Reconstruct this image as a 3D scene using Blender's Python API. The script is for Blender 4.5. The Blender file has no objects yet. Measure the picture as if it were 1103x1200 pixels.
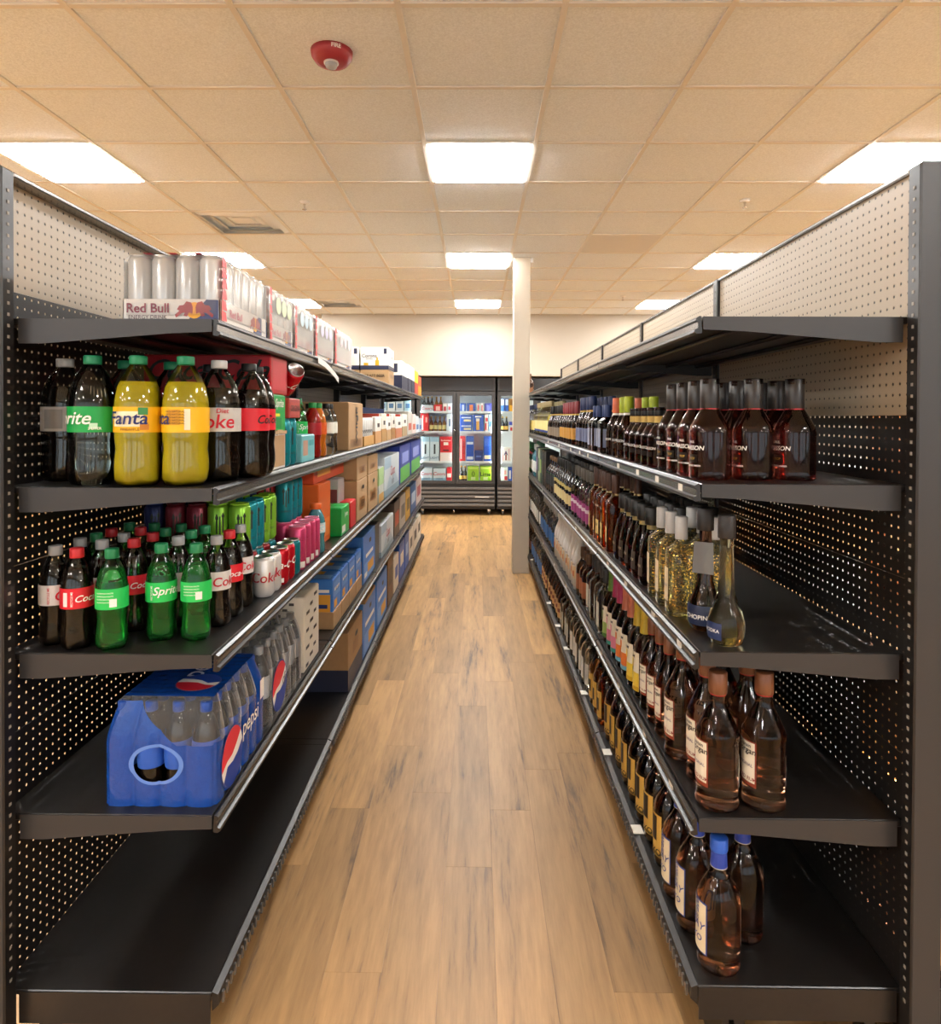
import bpy, math, random
from mathutils import Matrix, Vector
random.seed(7)
SC = bpy.context.scene
COL = SC.collection
PI = math.pi
# ------------------------------------------------------------------ camera, world, exposure
F, CX, CY, TH, YAW, ROLL, HC = 778.4, 549.6, 497.7, .0118, -.0113, .0044, 1.482
cam_d = bpy.data.cameras.new('camera'); cam = bpy.data.objects.new('camera', cam_d); COL.objects.link(cam)
cam_d.sensor_fit = 'HORIZONTAL'; cam_d.sensor_width = 36; cam_d.lens = F / 1103 * 36
cam_d.shift_x = (551.5 - CX) / 1103; cam_d.shift_y = -(600 - CY) / 1103
cam_d.clip_start = .05
cam.matrix_world = Matrix.Translation((0, 0, HC)) @ Matrix.Rotation(-YAW, 4, 'Z') @ Matrix.Rotation(PI/2 - TH, 4, 'X') @ Matrix.Rotation(ROLL, 4, 'Z')
SC.camera = cam
w = bpy.data.worlds.new('world'); SC.world = w; w.use_nodes = True
w.node_tree.nodes['Background'].inputs[0].default_value = (.86, .93, 1, 1)
w.node_tree.nodes['Background'].inputs[1].default_value = .85
SC.view_settings.view_transform = 'Standard'; SC.view_settings.look = 'None'
SC.view_settings.gamma = 1; SC.view_settings.use_curve_mapping = False
SC.view_settings.exposure = 1.47
LIGHT = 22.0          # ceiling panel emission
LIGHT_COL = (1, .997, .985)
SC.cycles.use_denoising = True
SC.cycles.max_bounces = 10; SC.cycles.diffuse_bounces = 5; SC.cycles.glossy_bounces = 4
SC.cycles.transmission_bounces = 8; SC.cycles.transparent_max_bounces = 16
SC.cycles.caustics_refractive = False; SC.cycles.caustics_reflective = False
SC.cycles.sample_clamp_indirect = 6

def ray(px, py):
    a = (px-CX)/F; b = (py-CY)/F
    x = a*math.cos(ROLL)+b*math.sin(ROLL); y = -a*math.sin(ROLL)+b*math.cos(ROLL)
    c, s = math.cos(TH), math.sin(TH)
    Y = c-s*y; Z = -s-c*y
    c, s = math.cos(YAW), math.sin(YAW)
    return (c*x+s*Y, -s*x+c*Y, Z)
def on_z(px, py, z):                       # pixel -> point on the horizontal plane z
    d = ray(px, py); k = (z-HC)/d[2]
    return d[0]*k, d[1]*k
def x_at(px, Y): 
    d = ray(px, 520); return d[0]/d[1]*Y

# ------------------------------------------------------------------ materials
MATS = {}
def pbr(name, col, rough=.5, metal=0, trans=0, ior=1.45, coat=0, emit=None, spec=.5, sss=0):
    if name in MATS: return MATS[name]
    m = bpy.data.materials.new(name); m.use_nodes = True
    b = m.node_tree.nodes['Principled BSDF']
    b.inputs['Base Color'].default_value = (*col, 1); b.inputs['Roughness'].default_value = rough
    b.inputs['Metallic'].default_value = metal; b.inputs['Transmission Weight'].default_value = trans
    b.inputs['IOR'].default_value = ior; b.inputs['Coat Weight'].default_value = coat
    b.inputs['Specular IOR Level'].default_value = spec
    if sss:
        b.inputs['Subsurface Weight'].default_value = sss; b.inputs['Subsurface Radius'].default_value = (.02, .02, .01)
    if emit:
        b.inputs['Emission Color'].default_value = (*emit[0], 1); b.inputs['Emission Strength'].default_value = emit[1]
    MATS[name] = m; return m
def srgb(r, g, b):
    f = lambda c: ((c/255+.055)/1.055)**2.4 if c > 10 else c/255/12.92
    return (f(r), f(g), f(b))
def C(hexs, rough=.45, **k):               # print / paint colour from a hex string
    key = 'paint_%s_%s' % (hexs, rough)
    if key in MATS: return MATS[key]
    h = hexs; return pbr(key, srgb(int(h[0:2], 16), int(h[2:4], 16), int(h[4:6], 16)), rough, **k)
def shell(name, tint=(1, 1, 1), ior=1.4, add=0.0, rough=.03, body=(.9, .9, .9)):   # thin clear wall: see-through plus surface gloss
    if name in MATS: return MATS[name]
    m = bpy.data.materials.new(name); m.use_nodes = True; nt = m.node_tree; n = nt.nodes; n.clear()
    o = n.new('ShaderNodeOutputMaterial'); mx = n.new('ShaderNodeMixShader'); tr = n.new('ShaderNodeBsdfTransparent')
    g = n.new('ShaderNodeBsdfPrincipled'); fr = n.new('ShaderNodeFresnel'); ad = n.new('ShaderNodeMath')
    tr.inputs[0].default_value = (*tint, 1); g.inputs['Base Color'].default_value = (*body, 1)
    g.inputs['Roughness'].default_value = rough; g.inputs['Specular IOR Level'].default_value = .8
    fr.inputs[0].default_value = ior; ad.operation = 'ADD'; ad.use_clamp = True; ad.inputs[1].default_value = add
    nt.links.new(fr.outputs[0], ad.inputs[0]); nt.links.new(ad.outputs[0], mx.inputs[0])
    g2 = n.new('ShaderNodeBsdfGlossy'); g2.inputs['Roughness'].default_value = rough
    nt.links.new(tr.outputs[0], mx.inputs[1]); nt.links.new((g if add > .02 else g2).outputs[0], mx.inputs[2])
    nt.links.new(mx.outputs[0], o.inputs[0]); MATS[name] = m; return m

class NT:
    def __init__(s, name, rough=.5):
        s.m = bpy.data.materials.new(name); s.m.use_nodes = True; s.t = s.m.node_tree
        s.b = s.t.nodes['Principled BSDF']; s.b.inputs['Roughness'].default_value = rough
    def n(s, typ, **kw):
        x = s.t.nodes.new('ShaderNode'+typ)
        for k, v in kw.items():
            if k.startswith('i'): x.inputs[int(k[1:])].default_value = v
            else: setattr(x, k, v)
        return x
    def l(s, a, b): s.t.links.new(a, b)
def mat_peg(name, base, hole=None, rough=.45):       # 1-inch pegboard: holes pierce the sheet (or the shade inside them is painted as dark spots)
    k = NT(name, rough); k.b.inputs['Base Color'].default_value = (*base, 1)
    geo = k.n('NewGeometry'); sep = k.n('SeparateXYZ'); k.l(geo.outputs['Position'], sep.inputs[0])
    sq = []
    for ax in (1, 2):
        d = k.n('Math', operation='DIVIDE', i1=.0254); k.l(sep.outputs[ax], d.inputs[0])
        f = k.n('Math', operation='FRACT'); k.l(d.outputs[0], f.inputs[0])
        s_ = k.n('Math', operation='SUBTRACT', i1=.5); k.l(f.outputs[0], s_.inputs[0])
        p = k.n('Math', operation='MULTIPLY'); k.l(s_.outputs[0], p.inputs[0]); k.l(s_.outputs[0], p.inputs[1]); sq.append(p)
    a = k.n('Math', operation='ADD'); k.l(sq[0].outputs[0], a.inputs[0]); k.l(sq[1].outputs[0], a.inputs[1])
    lt = k.n('Math', operation='LESS_THAN', i1=.0155); k.l(a.outputs[0], lt.inputs[0])
    if hole is None:
        tr = k.n('BsdfTransparent'); mx = k.n('MixShader'); k.l(lt.outputs[0], mx.inputs[0])
        k.l(k.b.outputs[0], mx.inputs[1]); k.l(tr.outputs[0], mx.inputs[2])
        k.l(mx.outputs[0], k.t.nodes['Material Output'].inputs[0])
    else:
        c = k.n('MixRGB'); c.inputs[1].default_value = (*base, 1); c.inputs[2].default_value = (*hole, 1)
        k.l(lt.outputs[0], c.inputs[0]); k.l(c.outputs[0], k.b.inputs['Base Color'])
        bp = k.n('Bump', i0=.6, i1=.004); inv = k.n('Math', operation='SUBTRACT', i0=1.0); k.l(a.outputs[0], inv.inputs[1])
        rm = k.n('MapRange', i1=.01, i2=.03, i3=0., i4=1.); k.l(a.outputs[0], rm.inputs[0])
        k.l(rm.outputs[0], bp.inputs['Height']); k.l(bp.outputs[0], k.b.inputs['Normal'])
    return k.m
def mat_wood():
    k = NT('vinyl_plank', .42); k.b.inputs['Specular IOR Level'].default_value = .35
    oi = k.n('ObjectInfo'); tc = k.n('TexCoord'); mp = k.n('Mapping')
    k.l(tc.outputs['Object'], mp.inputs[0])
    cb = k.n('CombineXYZ'); mul = k.n('Math', operation='MULTIPLY', i1=37.0); k.l(oi.outputs['Random'], mul.inputs[0])
    k.l(mul.outputs[0], cb.inputs[0]); k.l(mul.outputs[0], cb.inputs[1]); k.l(cb.outputs[0], mp.inputs['Location'])
    mp.inputs['Scale'].default_value = (1, .085, 1)
    g1 = k.n('TexNoise', i2=55.0, i3=6.0, i4=.65); k.l(mp.outputs[0], g1.inputs['Vector'])
    g2 = k.n('TexNoise', i2=9.0, i3=4.0, i4=.55); g2.inputs['Distortion'].default_value = 1.2; k.l(mp.outputs[0], g2.inputs['Vector'])
    r1 = k.n('ValToRGB'); e = r1.color_ramp.elements
    e[0].position = .34; e[0].color = (.15, .095, .058, 1); e[1].position = .62; e[1].color = (.54, .310, .125, 1)
    x = r1.color_ramp.elements.new(.45); x.color = (.40, .225, .090, 1)
    mixn = k.n('MixRGB', i0=.45); k.l(g2.outputs[0], mixn.inputs[1]); k.l(g1.outputs[0], mixn.inputs[2]); k.l(mixn.outputs[0], r1.inputs[0])
    hv = k.n('HueSaturation'); mr = k.n('MapRange', i1=0., i2=1., i3=.78, i4=1.10); k.l(oi.outputs['Random'], mr.inputs[0])
    k.l(mr.outputs[0], hv.inputs['Value']); k.l(r1.outputs[0], hv.inputs['Color']); hv.inputs['Saturation'].default_value = 1.0
    k.l(hv.outputs[0], k.b.inputs['Base Color'])
    bp = k.n('Bump', i0=.12, i1=.002); k.l(g1.outputs[0], bp.inputs['Height']); k.l(bp.outputs[0], k.b.inputs['Normal'])
    return k.m
def mat_noise(name, col, amt, scale, rough, bump=0., dist=.002):
    k = NT(name, rough); tc = k.n('NewGeometry'); n = k.n('TexNoise', i2=scale, i3=4.0, i4=.6); k.l(tc.outputs['Position'], n.inputs['Vector'])
    mr = k.n('MapRange', i1=.25, i2=.75, i3=1-amt, i4=1+amt); k.l(n.outputs[0], mr.inputs[0])
    hv = k.n('HueSaturation'); hv.inputs['Color'].default_value = (*col, 1); k.l(mr.outputs[0], hv.inputs['Value'])
    k.l(hv.outputs[0], k.b.inputs['Base Color'])
    if bump:
        bp = k.n('Bump', i0=bump, i1=dist); k.l(n.outputs[0], bp.inputs['Height']); k.l(bp.outputs[0], k.b.inputs['Normal'])
    return k.m
M_PEG_DARK = mat_peg('black_pegboard', (.012, .010, .009))
M_PEG_TAN = mat_peg('tan_pegboard', (.39, .31, .215), (.05, .04, .03), .4)
M_WOOD = mat_wood()
M_TILE = mat_noise('ceiling_tile', (.81, .86, .90), .13, 120, .95, .7, .004)
M_TILE2 = mat_noise('ceiling_tile_plain', (.72, .70, .66), .02, 20, .8)
M_GRID = pbr('ceiling_grid', (.74, .71, .65), .5)
M_WALL = mat_noise('wall_paint', (.46, .41, .335), .01, 8, .8)
M_BLACK = mat_noise('shelf_black', (.014, .012, .011), .2, 60, .30)
M_GREY = pbr('shelf_charcoal', (.042, .041, .041), .38, .2)
M_STEEL = pbr('steel_rail', (.20, .19, .18), .25, .7)
M_SLOT_LIT = pbr('slot_painted_light', (.30, .27, .23), .5)  # pale colour painting the light seen through the near upright's slots
M_WHITE = pbr('white_plastic', (.82, .82, .80), .4)
M_KRAFT = mat_noise('kraft_card', (.42, .255, .12), .06, 30, .8)
M_KRAFTIN = pbr('kraft_inside', (.50, .34, .19), .85)
M_CHROME = pbr('chrome', (.75, .75, .76), .12, 1)
M_ALU = pbr('can_aluminium', (.66, .66, .67), .28, 1)
M_CLEAR = shell('clear_wall'); M_FILM = shell('shrink_film', (1, 1, 1), 1.4, .045, .10, (.95, .95, .95))
M_PANE = shell('glass_pane', (.97, .99, .98), 1.3)
GL = dict(   # filled glass: one refractive body
    amber=pbr('glass_amber', (.80, .36, .10), .03, 0, 1, 1.36), dark=pbr('glass_dark', (.22, .09, .05), .04, 0, 1, 1.42),
    rum=pbr('glass_rum', (.46, .24, .15), .04, 0, 1, 1.38), plum=pbr('glass_plum', (.30, .09, .07), .04, 0, 1, 1.38),
    clear=pbr('glass_clear', (.92, .94, .93), .03, 0, 1, 1.36), yellow=pbr('glass_yellow', (.93, .89, .58), .03, 0, 1, 1.34),
    gold=None, black=pbr('glass_black', (.012, .012, .012), .06, 0, 0, 1.5, coat=.4),
    white=pbr('glass_white', (.74, .72, .68), .28), green=pbr('glass_green', (.12, .6, .18), .04, 0, 1, 1.38), smoke=pbr('glass_smoke', (.80, .78, .73), .04, 0, 1, 1.36),
    red=pbr('glass_red', (.55, .03, .02), .05, 0, .6, 1.38), orange=pbr('glass_orange', (.8, .22, .02), .06, 0, .4, 1.38), cyan=pbr('glass_cyan', (.15, .55, .65), .06, 0, .6, 1.36))
LIQ = dict(cola=pbr('liquid_cola', (.012, .006, .004), .03, 0, .1, 1.35), fanta=pbr('liquid_fanta', (.86, .60, .02), .08, 0, .25, 1.35, sss=.0),
    soda=pbr('liquid_soda', (.93, .96, .94), .01, 0, 1, 1.25), greensoda=pbr('liquid_greensoda', (.35, .95, .45), .02, 0, .9, 1.2))
SH_GREEN = shell('green_wall', (.45, .92, .52), 1.42); SH_SODA = shell('soda_wall', (.9, .96, .92), 1.45)
def mat_flakes():                      # pale liqueur full of gold leaf specks
    k = NT('glass_gold', .06); b_ = k.b; b_.inputs['IOR'].default_value = 1.34
    tc = k.n('TexCoord'); v = k.n('TexVoronoi', i2=190.0); k.l(tc.outputs['Object'], v.inputs['Vector'])
    lt = k.n('Math', operation='LESS_THAN', i1=.27); k.l(v.outputs['Distance'], lt.inputs[0])
    c = k.n('MixRGB'); c.inputs[1].default_value = (.90, .86, .52, 1); c.inputs[2].default_value = (.95, .70, .16, 1); k.l(lt.outputs[0], c.inputs[0]); k.l(c.outputs[0], b_.inputs['Base Color'])
    k.l(lt.outputs[0], b_.inputs['Metallic']); b_.inputs['Transmission Weight'].default_value = .95
    return k.m
GL['gold'] = mat_flakes()
M_FILM_GLARE = shell('film_glare', (1, 1, 1), 1.4, .13, .2, (.95, .94, .92))  # lamp glare painted in as a whiter film on the farther packs

# ------------------------------------------------------------------ mesh building
class MB:
    def __init__(s): s.v = []; s.f = []; s.mi = []; s.mats = []; s.sm = []
    def _m(s, m):
        if m not in s.mats: s.mats.append(m)
        return s.mats.index(m)
    def add(s, vs, fs, m, smooth=False):
        o = len(s.v); s.v += [tuple(p) for p in vs]; k = s._m(m)
        for f in fs: s.f.append(tuple(i+o for i in f)); s.mi.append(k); s.sm.append(smooth)
        return s
    def box(s, x0, x1, y0, y1, z0, z1, m, bev=0):
        if bev <= 0:
            vs = [(x, y, z) for z in (z0, z1) for y in (y0, y1) for x in (x0, x1)]
            return s.add(vs, [(0, 2, 3, 1), (4, 5, 7, 6), (0, 1, 5, 4), (1, 3, 7, 5), (3, 2, 6, 7), (2, 0, 4, 6)], m)
        b = min(bev, (x1-x0)/2.1, (y1-y0)/2.1, (z1-z0)/2.1)
        # chamfered box: three shrunken face loops
        vs = []; idx = {}
        for sx in (0, 1):
            for sy in (0, 1):
                for sz in (0, 1):
                    X, Y, Z = (x0, x1)[sx], (y0, y1)[sy], (z0, z1)[sz]
                    ix, iy, iz = (b, -b)[sx], (b, -b)[sy], (b, -b)[sz]
                    for ax, p in ((0, (X, Y+iy, Z+iz)), (1, (X+ix, Y, Z+iz)), (2, (X+ix, Y+iy, Z))):
                        idx[(sx, sy, sz, ax)] = len(vs); vs.append(p)
        I = lambda a, b_, c, d: idx[(a, b_, c, d)]
        fs = []
        for t in (0, 1):
            q = [I(t, 0, 0, 0), I(t, 1, 0, 0), I(t, 1, 1, 0), I(t, 0, 1, 0)]; fs.append(q if t else q[::-1])
            q = [I(0, t, 0, 1), I(1, t, 0, 1), I(1, t, 1, 1), I(0, t, 1, 1)]; fs.append(q[::-1] if t else q)
            q = [I(0, 0, t, 2), I(1, 0, t, 2), I(1, 1, t, 2), I(0, 1, t, 2)]; fs.append(q if t else q[::-1])
        for a in (0, 1):
            for c in (0, 1):
                q = [I(a, c, 0, 0), I(a, c, 1, 0), I(a, c, 1, 1), I(a, c, 0, 1)]; fs.append(q if a != c else q[::-1])
                q = [I(a, 0, c, 0), I(a, 0, c, 2), I(a, 1, c, 2), I(a, 1, c, 0)]; fs.append(q if a == c else q[::-1]) if 0 else fs.append(q[::-1] if a != c else q)
                q = [I(0, a, c, 1), I(1, a, c, 1), I(1, a, c, 2), I(0, a, c, 2)]; fs.append(q if a != c else q[::-1])
                for d in (0, 1):
                    q = [I(a, c, d, 0), I(a, c, d, 1), I(a, c, d, 2)]; fs.append(q if (a+c+d) % 2 else q[::-1])
        return s.add(vs, fs, m)
    def extrude_y(s, prof, y0, y1, m):          # prof: (x,z) loop, counter-clockwise seen from -Y
        n = len(prof); vs = [(x, y0, z) for x, z in prof]+[(x, y1, z) for x, z in prof]
        fs = [(i, (i+1) % n, n+(i+1) % n, n+i)[::-1] for i in range(n)]+[tuple(range(n)), tuple(range(2*n-1, n-1, -1))]
        return s.add(vs, fs, m)
    def lathe(s, prof, m, seg=20, sq=2, flat=1, petal=0, cap=True, smooth=True):
        vs = []; fs = []
        for r, z in prof:
            for i in range(seg):
                a = 2*PI*i/seg; x, y = sup(a, sq)
                k = r*(1+petal*math.cos(5*a)*max(0, 1-z/.035)) if petal else r
                vs.append((x*k, y*k*flat, z))
        for j in range(len(prof)-1):
            for i in range(seg):
                i2 = (i+1) % seg; fs.append((j*seg+i, j*seg+i2, (j+1)*seg+i2, (j+1)*seg+i))
        if cap:
            fs.append(tuple(range(seg))[::-1]); fs.append(tuple((len(prof)-1)*seg+i for i in range(seg)))
        return s.add(vs, fs, m, smooth)
    def mesh(s, name):
        me = bpy.data.meshes.new(name); me.from_pydata(s.v, [], s.f)
        for m in s.mats: me.materials.append(m)
        me.polygons.foreach_set('material_index', s.mi); me.polygons.foreach_set('use_smooth', s.sm)
        me.update(); return me
def sup(a, n):                    # a=0 faces the camera (-Y), a=+90deg faces +X
    sx, cx = math.sin(a), -math.cos(a)
    if n == 2: return sx, cx
    k = (abs(sx)**n+abs(cx)**n)**(-1/n); return sx*k, cx*k
def prof_r(prof, z):
    for (r0, z0), (r1, z1) in zip(prof, prof[1:]):
        if z0 <= z <= z1 and z1 > z0: return r0+(r1-r0)*(z-z0)/(z1-z0)
    return prof[-1][0]
def wrap_patch(mb, prof, z0, z1, a0, a1, off, m, sq=2, flat=1, nz=4):
    n = max(2, int((a1-a0)/(PI/22))); vs = []; fs = []
    zs = [z0+(z1-z0)*j/nz for j in range(nz+1)]
    for z in zs:
        r = prof_r(prof, z)+off
        for i in range(n+1):
            x, y = sup(a0+(a1-a0)*i/n, sq); vs.append((x*r, y*(r*flat+off*(1-flat)), z))
    for j in range(nz):
        for i in range(n): k = j*(n+1)+i; fs.append((k, k+1, k+n+2, k+n+1))
    mb.add(vs, fs, m, True)
TXT = {}
def text_geo(s, shear=0., bold=0.):
    key = (s, shear, bold)
    if key not in TXT:
        cu = bpy.data.curves.new('text', 'FONT'); cu.body = s; cu.size = 1; cu.shear = shear; cu.offset = bold; cu.resolution_u = 3
        cu.align_x = 'CENTER'; cu.align_y = 'CENTER'
        ob = bpy.data.objects.new('text', cu); me = bpy.data.meshes.new_from_object(ob)
        vs = [(v.co.x, v.co.y) for v in me.vertices]; fs = [tuple(p.vertices) for p in me.polygons]
        bpy.data.objects.remove(ob); bpy.data.curves.remove(cu); bpy.data.meshes.remove(me)
        xs = [v[0] for v in vs] or [0]; ys = [v[1] for v in vs] or [0]
        mx, my = (max(xs)+min(xs))/2, (max(ys)+min(ys))/2
        TXT[key] = ([(x-mx, y-my) for x, y in vs], fs, max(xs)-min(xs), max(ys)-min(ys))
    return TXT[key]
def wrap_text(mb, prof, s, h, zc, ac, off, m, sq=2, flat=1, shear=0., bold=.01, maxw=None, rot=0, sx=1):
    vs, fs, W, Hh = text_geo(s, shear, bold); k = h/max(Hh, .01)
    if maxw and W*k*sx > maxw: k = maxw/W/sx
    out = []
    r0 = prof_r(prof, zc)
    for x, y in vs:
        x, y = x*k*sx, y*k
        if rot: x, y = -y, x
        z = zc+y; r = prof_r(prof, z)+off; px, py = sup(ac+x/r0, sq)
        out.append((px*r, py*(r*flat+off*(1-flat)), z))
    mb.add(out, fs, m)
# box faces: 'cam' looks to -Y, 'east' to +X, 'west' to -X, 'top' up (read from -Y)
def face_pt(face, w, d, h, u, v, off):
    if face == 'cam': return (-w/2+u*w, -d/2-off, v*h)
    if face == 'east': return (w/2+off, -d/2+u*d, v*h)
    if face == 'west': return (-w/2-off, d/2-u*d, v*h)
    if face == 'top': return (-w/2+u*w, -d/2+v*d, h+off)
    if face == 'topside': return (w/2-v*w, -d/2+u*d, h+off)
def face_dim(face, w, d, h): return {'cam': (w, h), 'east': (d, h), 'west': (d, h), 'top': (w, d), 'topside': (d, w)}[face]
def face_poly(mb, face, dims, pts, m, off=.0006):
    vs = [face_pt(face, *dims, u, v, off) for u, v in pts]; mb.add(vs, [tuple(range(len(vs)))], m)
def face_rect(mb, face, dims, u0, u1, v0, v1, m, off=.0006): face_poly(mb, face, dims, [(u0, v0), (u1, v0), (u1, v1), (u0, v1)], m, off)
def face_disc(mb, face, dims, u, v, r, m, off=.0009, a0=0, a1=2*PI, n=20, ry=1):
    W, H = face_dim(face, *dims)
    pts = [(u+r*H/W*math.cos(a0+(a1-a0)*i/n), v+r*ry*math.sin(a0+(a1-a0)*i/n)) for i in range(n+(0 if a1-a0 > 6.2 else 1))]
    face_poly(mb, face, dims, pts, m, off)
def face_text(mb, face, dims, u, v, hgt, s, m, off=.0012, shear=0., bold=.01, rot=0, maxw=.95):
    W, H = face_dim(face, *dims); vs, fs, tw, th = text_geo(s, shear, bold); k = hgt*H/max(th, .01)
    lim = maxw*(H if rot in (1, 3) else W)
    if tw*k > lim: k = lim/tw
    out = []
    for x, y in vs:
        x, y = x*k, y*k
        for _ in range(rot): x, y = -y, x
        out.append(face_pt(face, *dims, u+x/W, v+y/H, off))
    mb.add(out, fs, m)

# ------------------------------------------------------------------ objects
def obj(name, mesh, parent=None, loc=(0, 0, 0), rot=None):
    o = bpy.data.objects.new(name, mesh); COL.objects.link(o); o.location = loc
    if rot: o.rotation_euler = rot
    if parent: o.parent = parent
    return o
def tag(o, label, cat, group=None):
    o['label'] = label; o['category'] = cat
    if group: o['group'] = group
    return o
def struct(name, mesh, parent=None, loc=(0, 0, 0)):
    o = obj(name, mesh, parent, loc)
    if not parent: o['kind'] = 'structure'
    return o
def thing(name, label, cat, loc=(0, 0, 0), rz=0, group=None, rot=None):
    o = bpy.data.objects.new(name, None); COL.objects.link(o); o.empty_display_size = .05; o.location = loc
    o.rotation_euler = rot if rot else (0, 0, rz)
    return tag(o, label, cat, group)
def place(proto, name, label, cat, loc, rz=0, group=None, rot=None):     # proto: [(part, mesh, [(subpart, mesh)])]
    t = thing(name, label, cat, loc, rz, group, rot)
    for pn, me, subs in proto:
        p = obj(pn, me, t)
        for sn, sm in subs: obj(sn, sm, p)
    return t
ORD = ['first', 'second', 'third', 'fourth', 'fifth', 'sixth', 'seventh', 'eighth', 'ninth', 'tenth', 'eleventh', 'twelfth', 'thirteenth',
       'fourteenth', 'fifteenth', 'sixteenth', 'seventeenth', 'eighteenth', 'nineteenth', 'twentieth']

# ------------------------------------------------------------------ room shell
CEIL = HC+1.501; TX0, TY0, TS = -.2936, 2.436, .61
XW, YF, YB = 8.2, -5.0, 14.0
b = MB(); b.box(-XW, XW, YF, YB, CEIL+.03, CEIL+.12, M_TILE); ceiling = struct('ceiling', b.mesh('ceiling'))
tile_me = MB().box(-.293, .293, -.293, .293, 0, .014, M_TILE).mesh('ceiling_tile')
tile2_me = MB().box(-.293, .293, -.293, .293, -.004, .014, M_TILE2).mesh('ceiling_tile')
LIGHTS = []; VENTS = [(-3, 4), (-3, 10)]
for j in range(-11, 19):
    for i in range(-13, 13):
        if (i % 4 == 0) and (j-2) % 4 == 0 and j < 12 and not (i == 0 and j < 0): LIGHTS.append((i, j))
cells = []
for j in range(-12, 19):
    for i in range(-13, 13):
        if (i, j) in LIGHTS or (i, j) in VENTS: continue
        x, y = TX0+(i+.5)*TS, TY0+(j+.5)*TS
        if abs(x) > XW-.2 or y > YB-.2 or y < YF+.2: continue
        if y > 9.6 and x > -2.6: continue                       # hidden above the cooler bulkhead
        vis = y > 1.2 and abs(x/y) < .74
        cells.append((0 if vis else 1, y+abs(x)*.3, i, j, x, y))
cells.sort(); rest = MB()
for q, (inv, _, i, j, x, y) in enumerate(cells):
    if q < 230 and not inv: obj('ceiling_tile', tile2_me if (i, j) == (2, 5) else tile_me, ceiling, (x, y, CEIL+.004))
    else: rest.box(x-.293, x+.293, y-.293, y+.293, CEIL+.004, CEIL+.018, M_TILE)
r = obj('ceiling_tile_field', rest.mesh('ceiling_tile_field'), ceiling); r['kind'] = 'stuff'
g = 0
for i in range(-13, 14):
    x = TX0+i*TS
    obj('grid_runner', MB().box(x-.012, x+.012, YF, YB if x < -2.4 else 9.75, CEIL-.004, CEIL+.03, M_GRID).mesh('grid_runner'), ceiling)
for j in range(-11, 19):
    y = TY0+j*TS
    obj('grid_cross_tee', MB().box(-XW, XW if y < 9.7 else -2.3, y-.0115, y+.0115, CEIL-.003, CEIL+.029, M_GRID).mesh('grid_cross_tee'), ceiling)
M_DIFF = pbr('light_diffuser', (.9, .9, .9), .6, emit=(LIGHT_COL, LIGHT))
li_frame = MB()
for a in ((-.293, .293, -.293, -.278), (-.293, .293, .278, .293), (-.293, -.278, -.278, .278), (.278, .293, -.278, .278)): li_frame.box(*a, 0, .03, M_WHITE)
li_frame = li_frame.mesh('light_frame'); li_diff = MB().box(-.276, .276, -.276, .276, -.013, .014, M_DIFF, .003).mesh('diffuser')  # diffuser dropped below the frame so its sides add a glow on the ceiling
def side(i): return 'left' if i < 0 else ('right' if i > 0 else 'middle')
rown = {2: 'nearest in view', 6: 'second in view', 10: 'farthest by the coolers', -2: 'overhead out of view', -6: 'behind the viewer', -10: 'at the front windows'}
for i, j in LIGHTS:
    sd = {0: 'above the aisle', -4: 'above the left shelving', 4: 'above the right shelving'}.get(i, 'far %s' % side(i))
    t = thing('ceiling_light', 'white ceiling light panel %s, %s' % (sd, rown.get(j, '')) + ('' if abs(i) < 5 else ', column %s' % ORD[abs(i)//4]), 'light', (TX0+(i+.5)*TS, TY0+(j+.5)*TS, CEIL), 0, 'ceiling light panels')
    obj('frame', li_frame, t); obj('diffuser', li_diff, t)
M_VENT = pbr('vent_metal', (.82, .84, .86), .4)
for q, (i, j) in enumerate(VENTS):
    t = thing('ceiling_vent', ['square stepped ceiling air vent nearest the viewer on the left', 'small far ceiling air vent near the cooler wall'][q], 'vent', (TX0+(i+.5)*TS, TY0+(j+.5)*TS, CEIL), 0, 'ceiling vents')
    obj('backing', MB().box(-.29, .29, -.29, .29, .05, .06, C('8a857c')).mesh('backing'), t)
    for k in range(4):
        s0 = .292-.07*k; s1 = s0-.045; m = MB(); z0 = -.012+.016*k if k else -.008; z1 = z0+.022
        ring = [(-s0, -s0, z1), (s0, -s0, z1), (s0, s0, z1), (-s0, s0, z1), (-s1, -s1, z0), (s1, -s1, z0), (s1, s1, z0), (-s1, s1, z0)]
        m.add(ring, [(a, (a+1) % 4, 4+(a+1) % 4, 4+a)[::-1] for a in range(4)], M_VENT)
        m.add([(x, y, z+.004) for x, y, z in ring], [(a, (a+1) % 4, 4+(a+1) % 4, 4+a) for a in range(4)], M_VENT)
        obj('louvre', m.mesh('louvre'), t)
    obj('centre_plate', MB().box(-.07, .07, -.07, .07, .022, .028, M_VENT).mesh('centre_plate'), t)
def sprinkler(x, y, label):
    t = thing('sprinkler', label, 'sprinkler', (x, y, CEIL), 0, 'ceiling sprinklers')
    obj('escutcheon', MB().lathe([(.012, -.014), (.03, -.008), (.036, .004)], M_WHITE, 18).mesh('escutcheon'), t)
    obj('head', MB().lathe([(.016, -.052), (.016, -.048), (.005, -.046), (.006, -.03), (.009, -.014)], M_CHROME, 12).mesh('head'), t)
sprinkler(*on_z(357, 237, CEIL), 'white sprinkler head in a tile left of the aisle')
sprinkler(*on_z(873, 235, CEIL), 'white sprinkler head in a tile above the right shelving')
sprinkler(*on_z(730, 347, CEIL), 'far sprinkler head on the right near the cooler wall')
ax, ay = on_z(389, 62, CEIL)
t = thing('fire_alarm', 'round red ceiling fire alarm strobe with clear lens', 'alarm', (ax, ay, CEIL))
aprof = [(.045, -.046), (.066, -.040), (.083, -.018), (.086, .004)]
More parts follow.
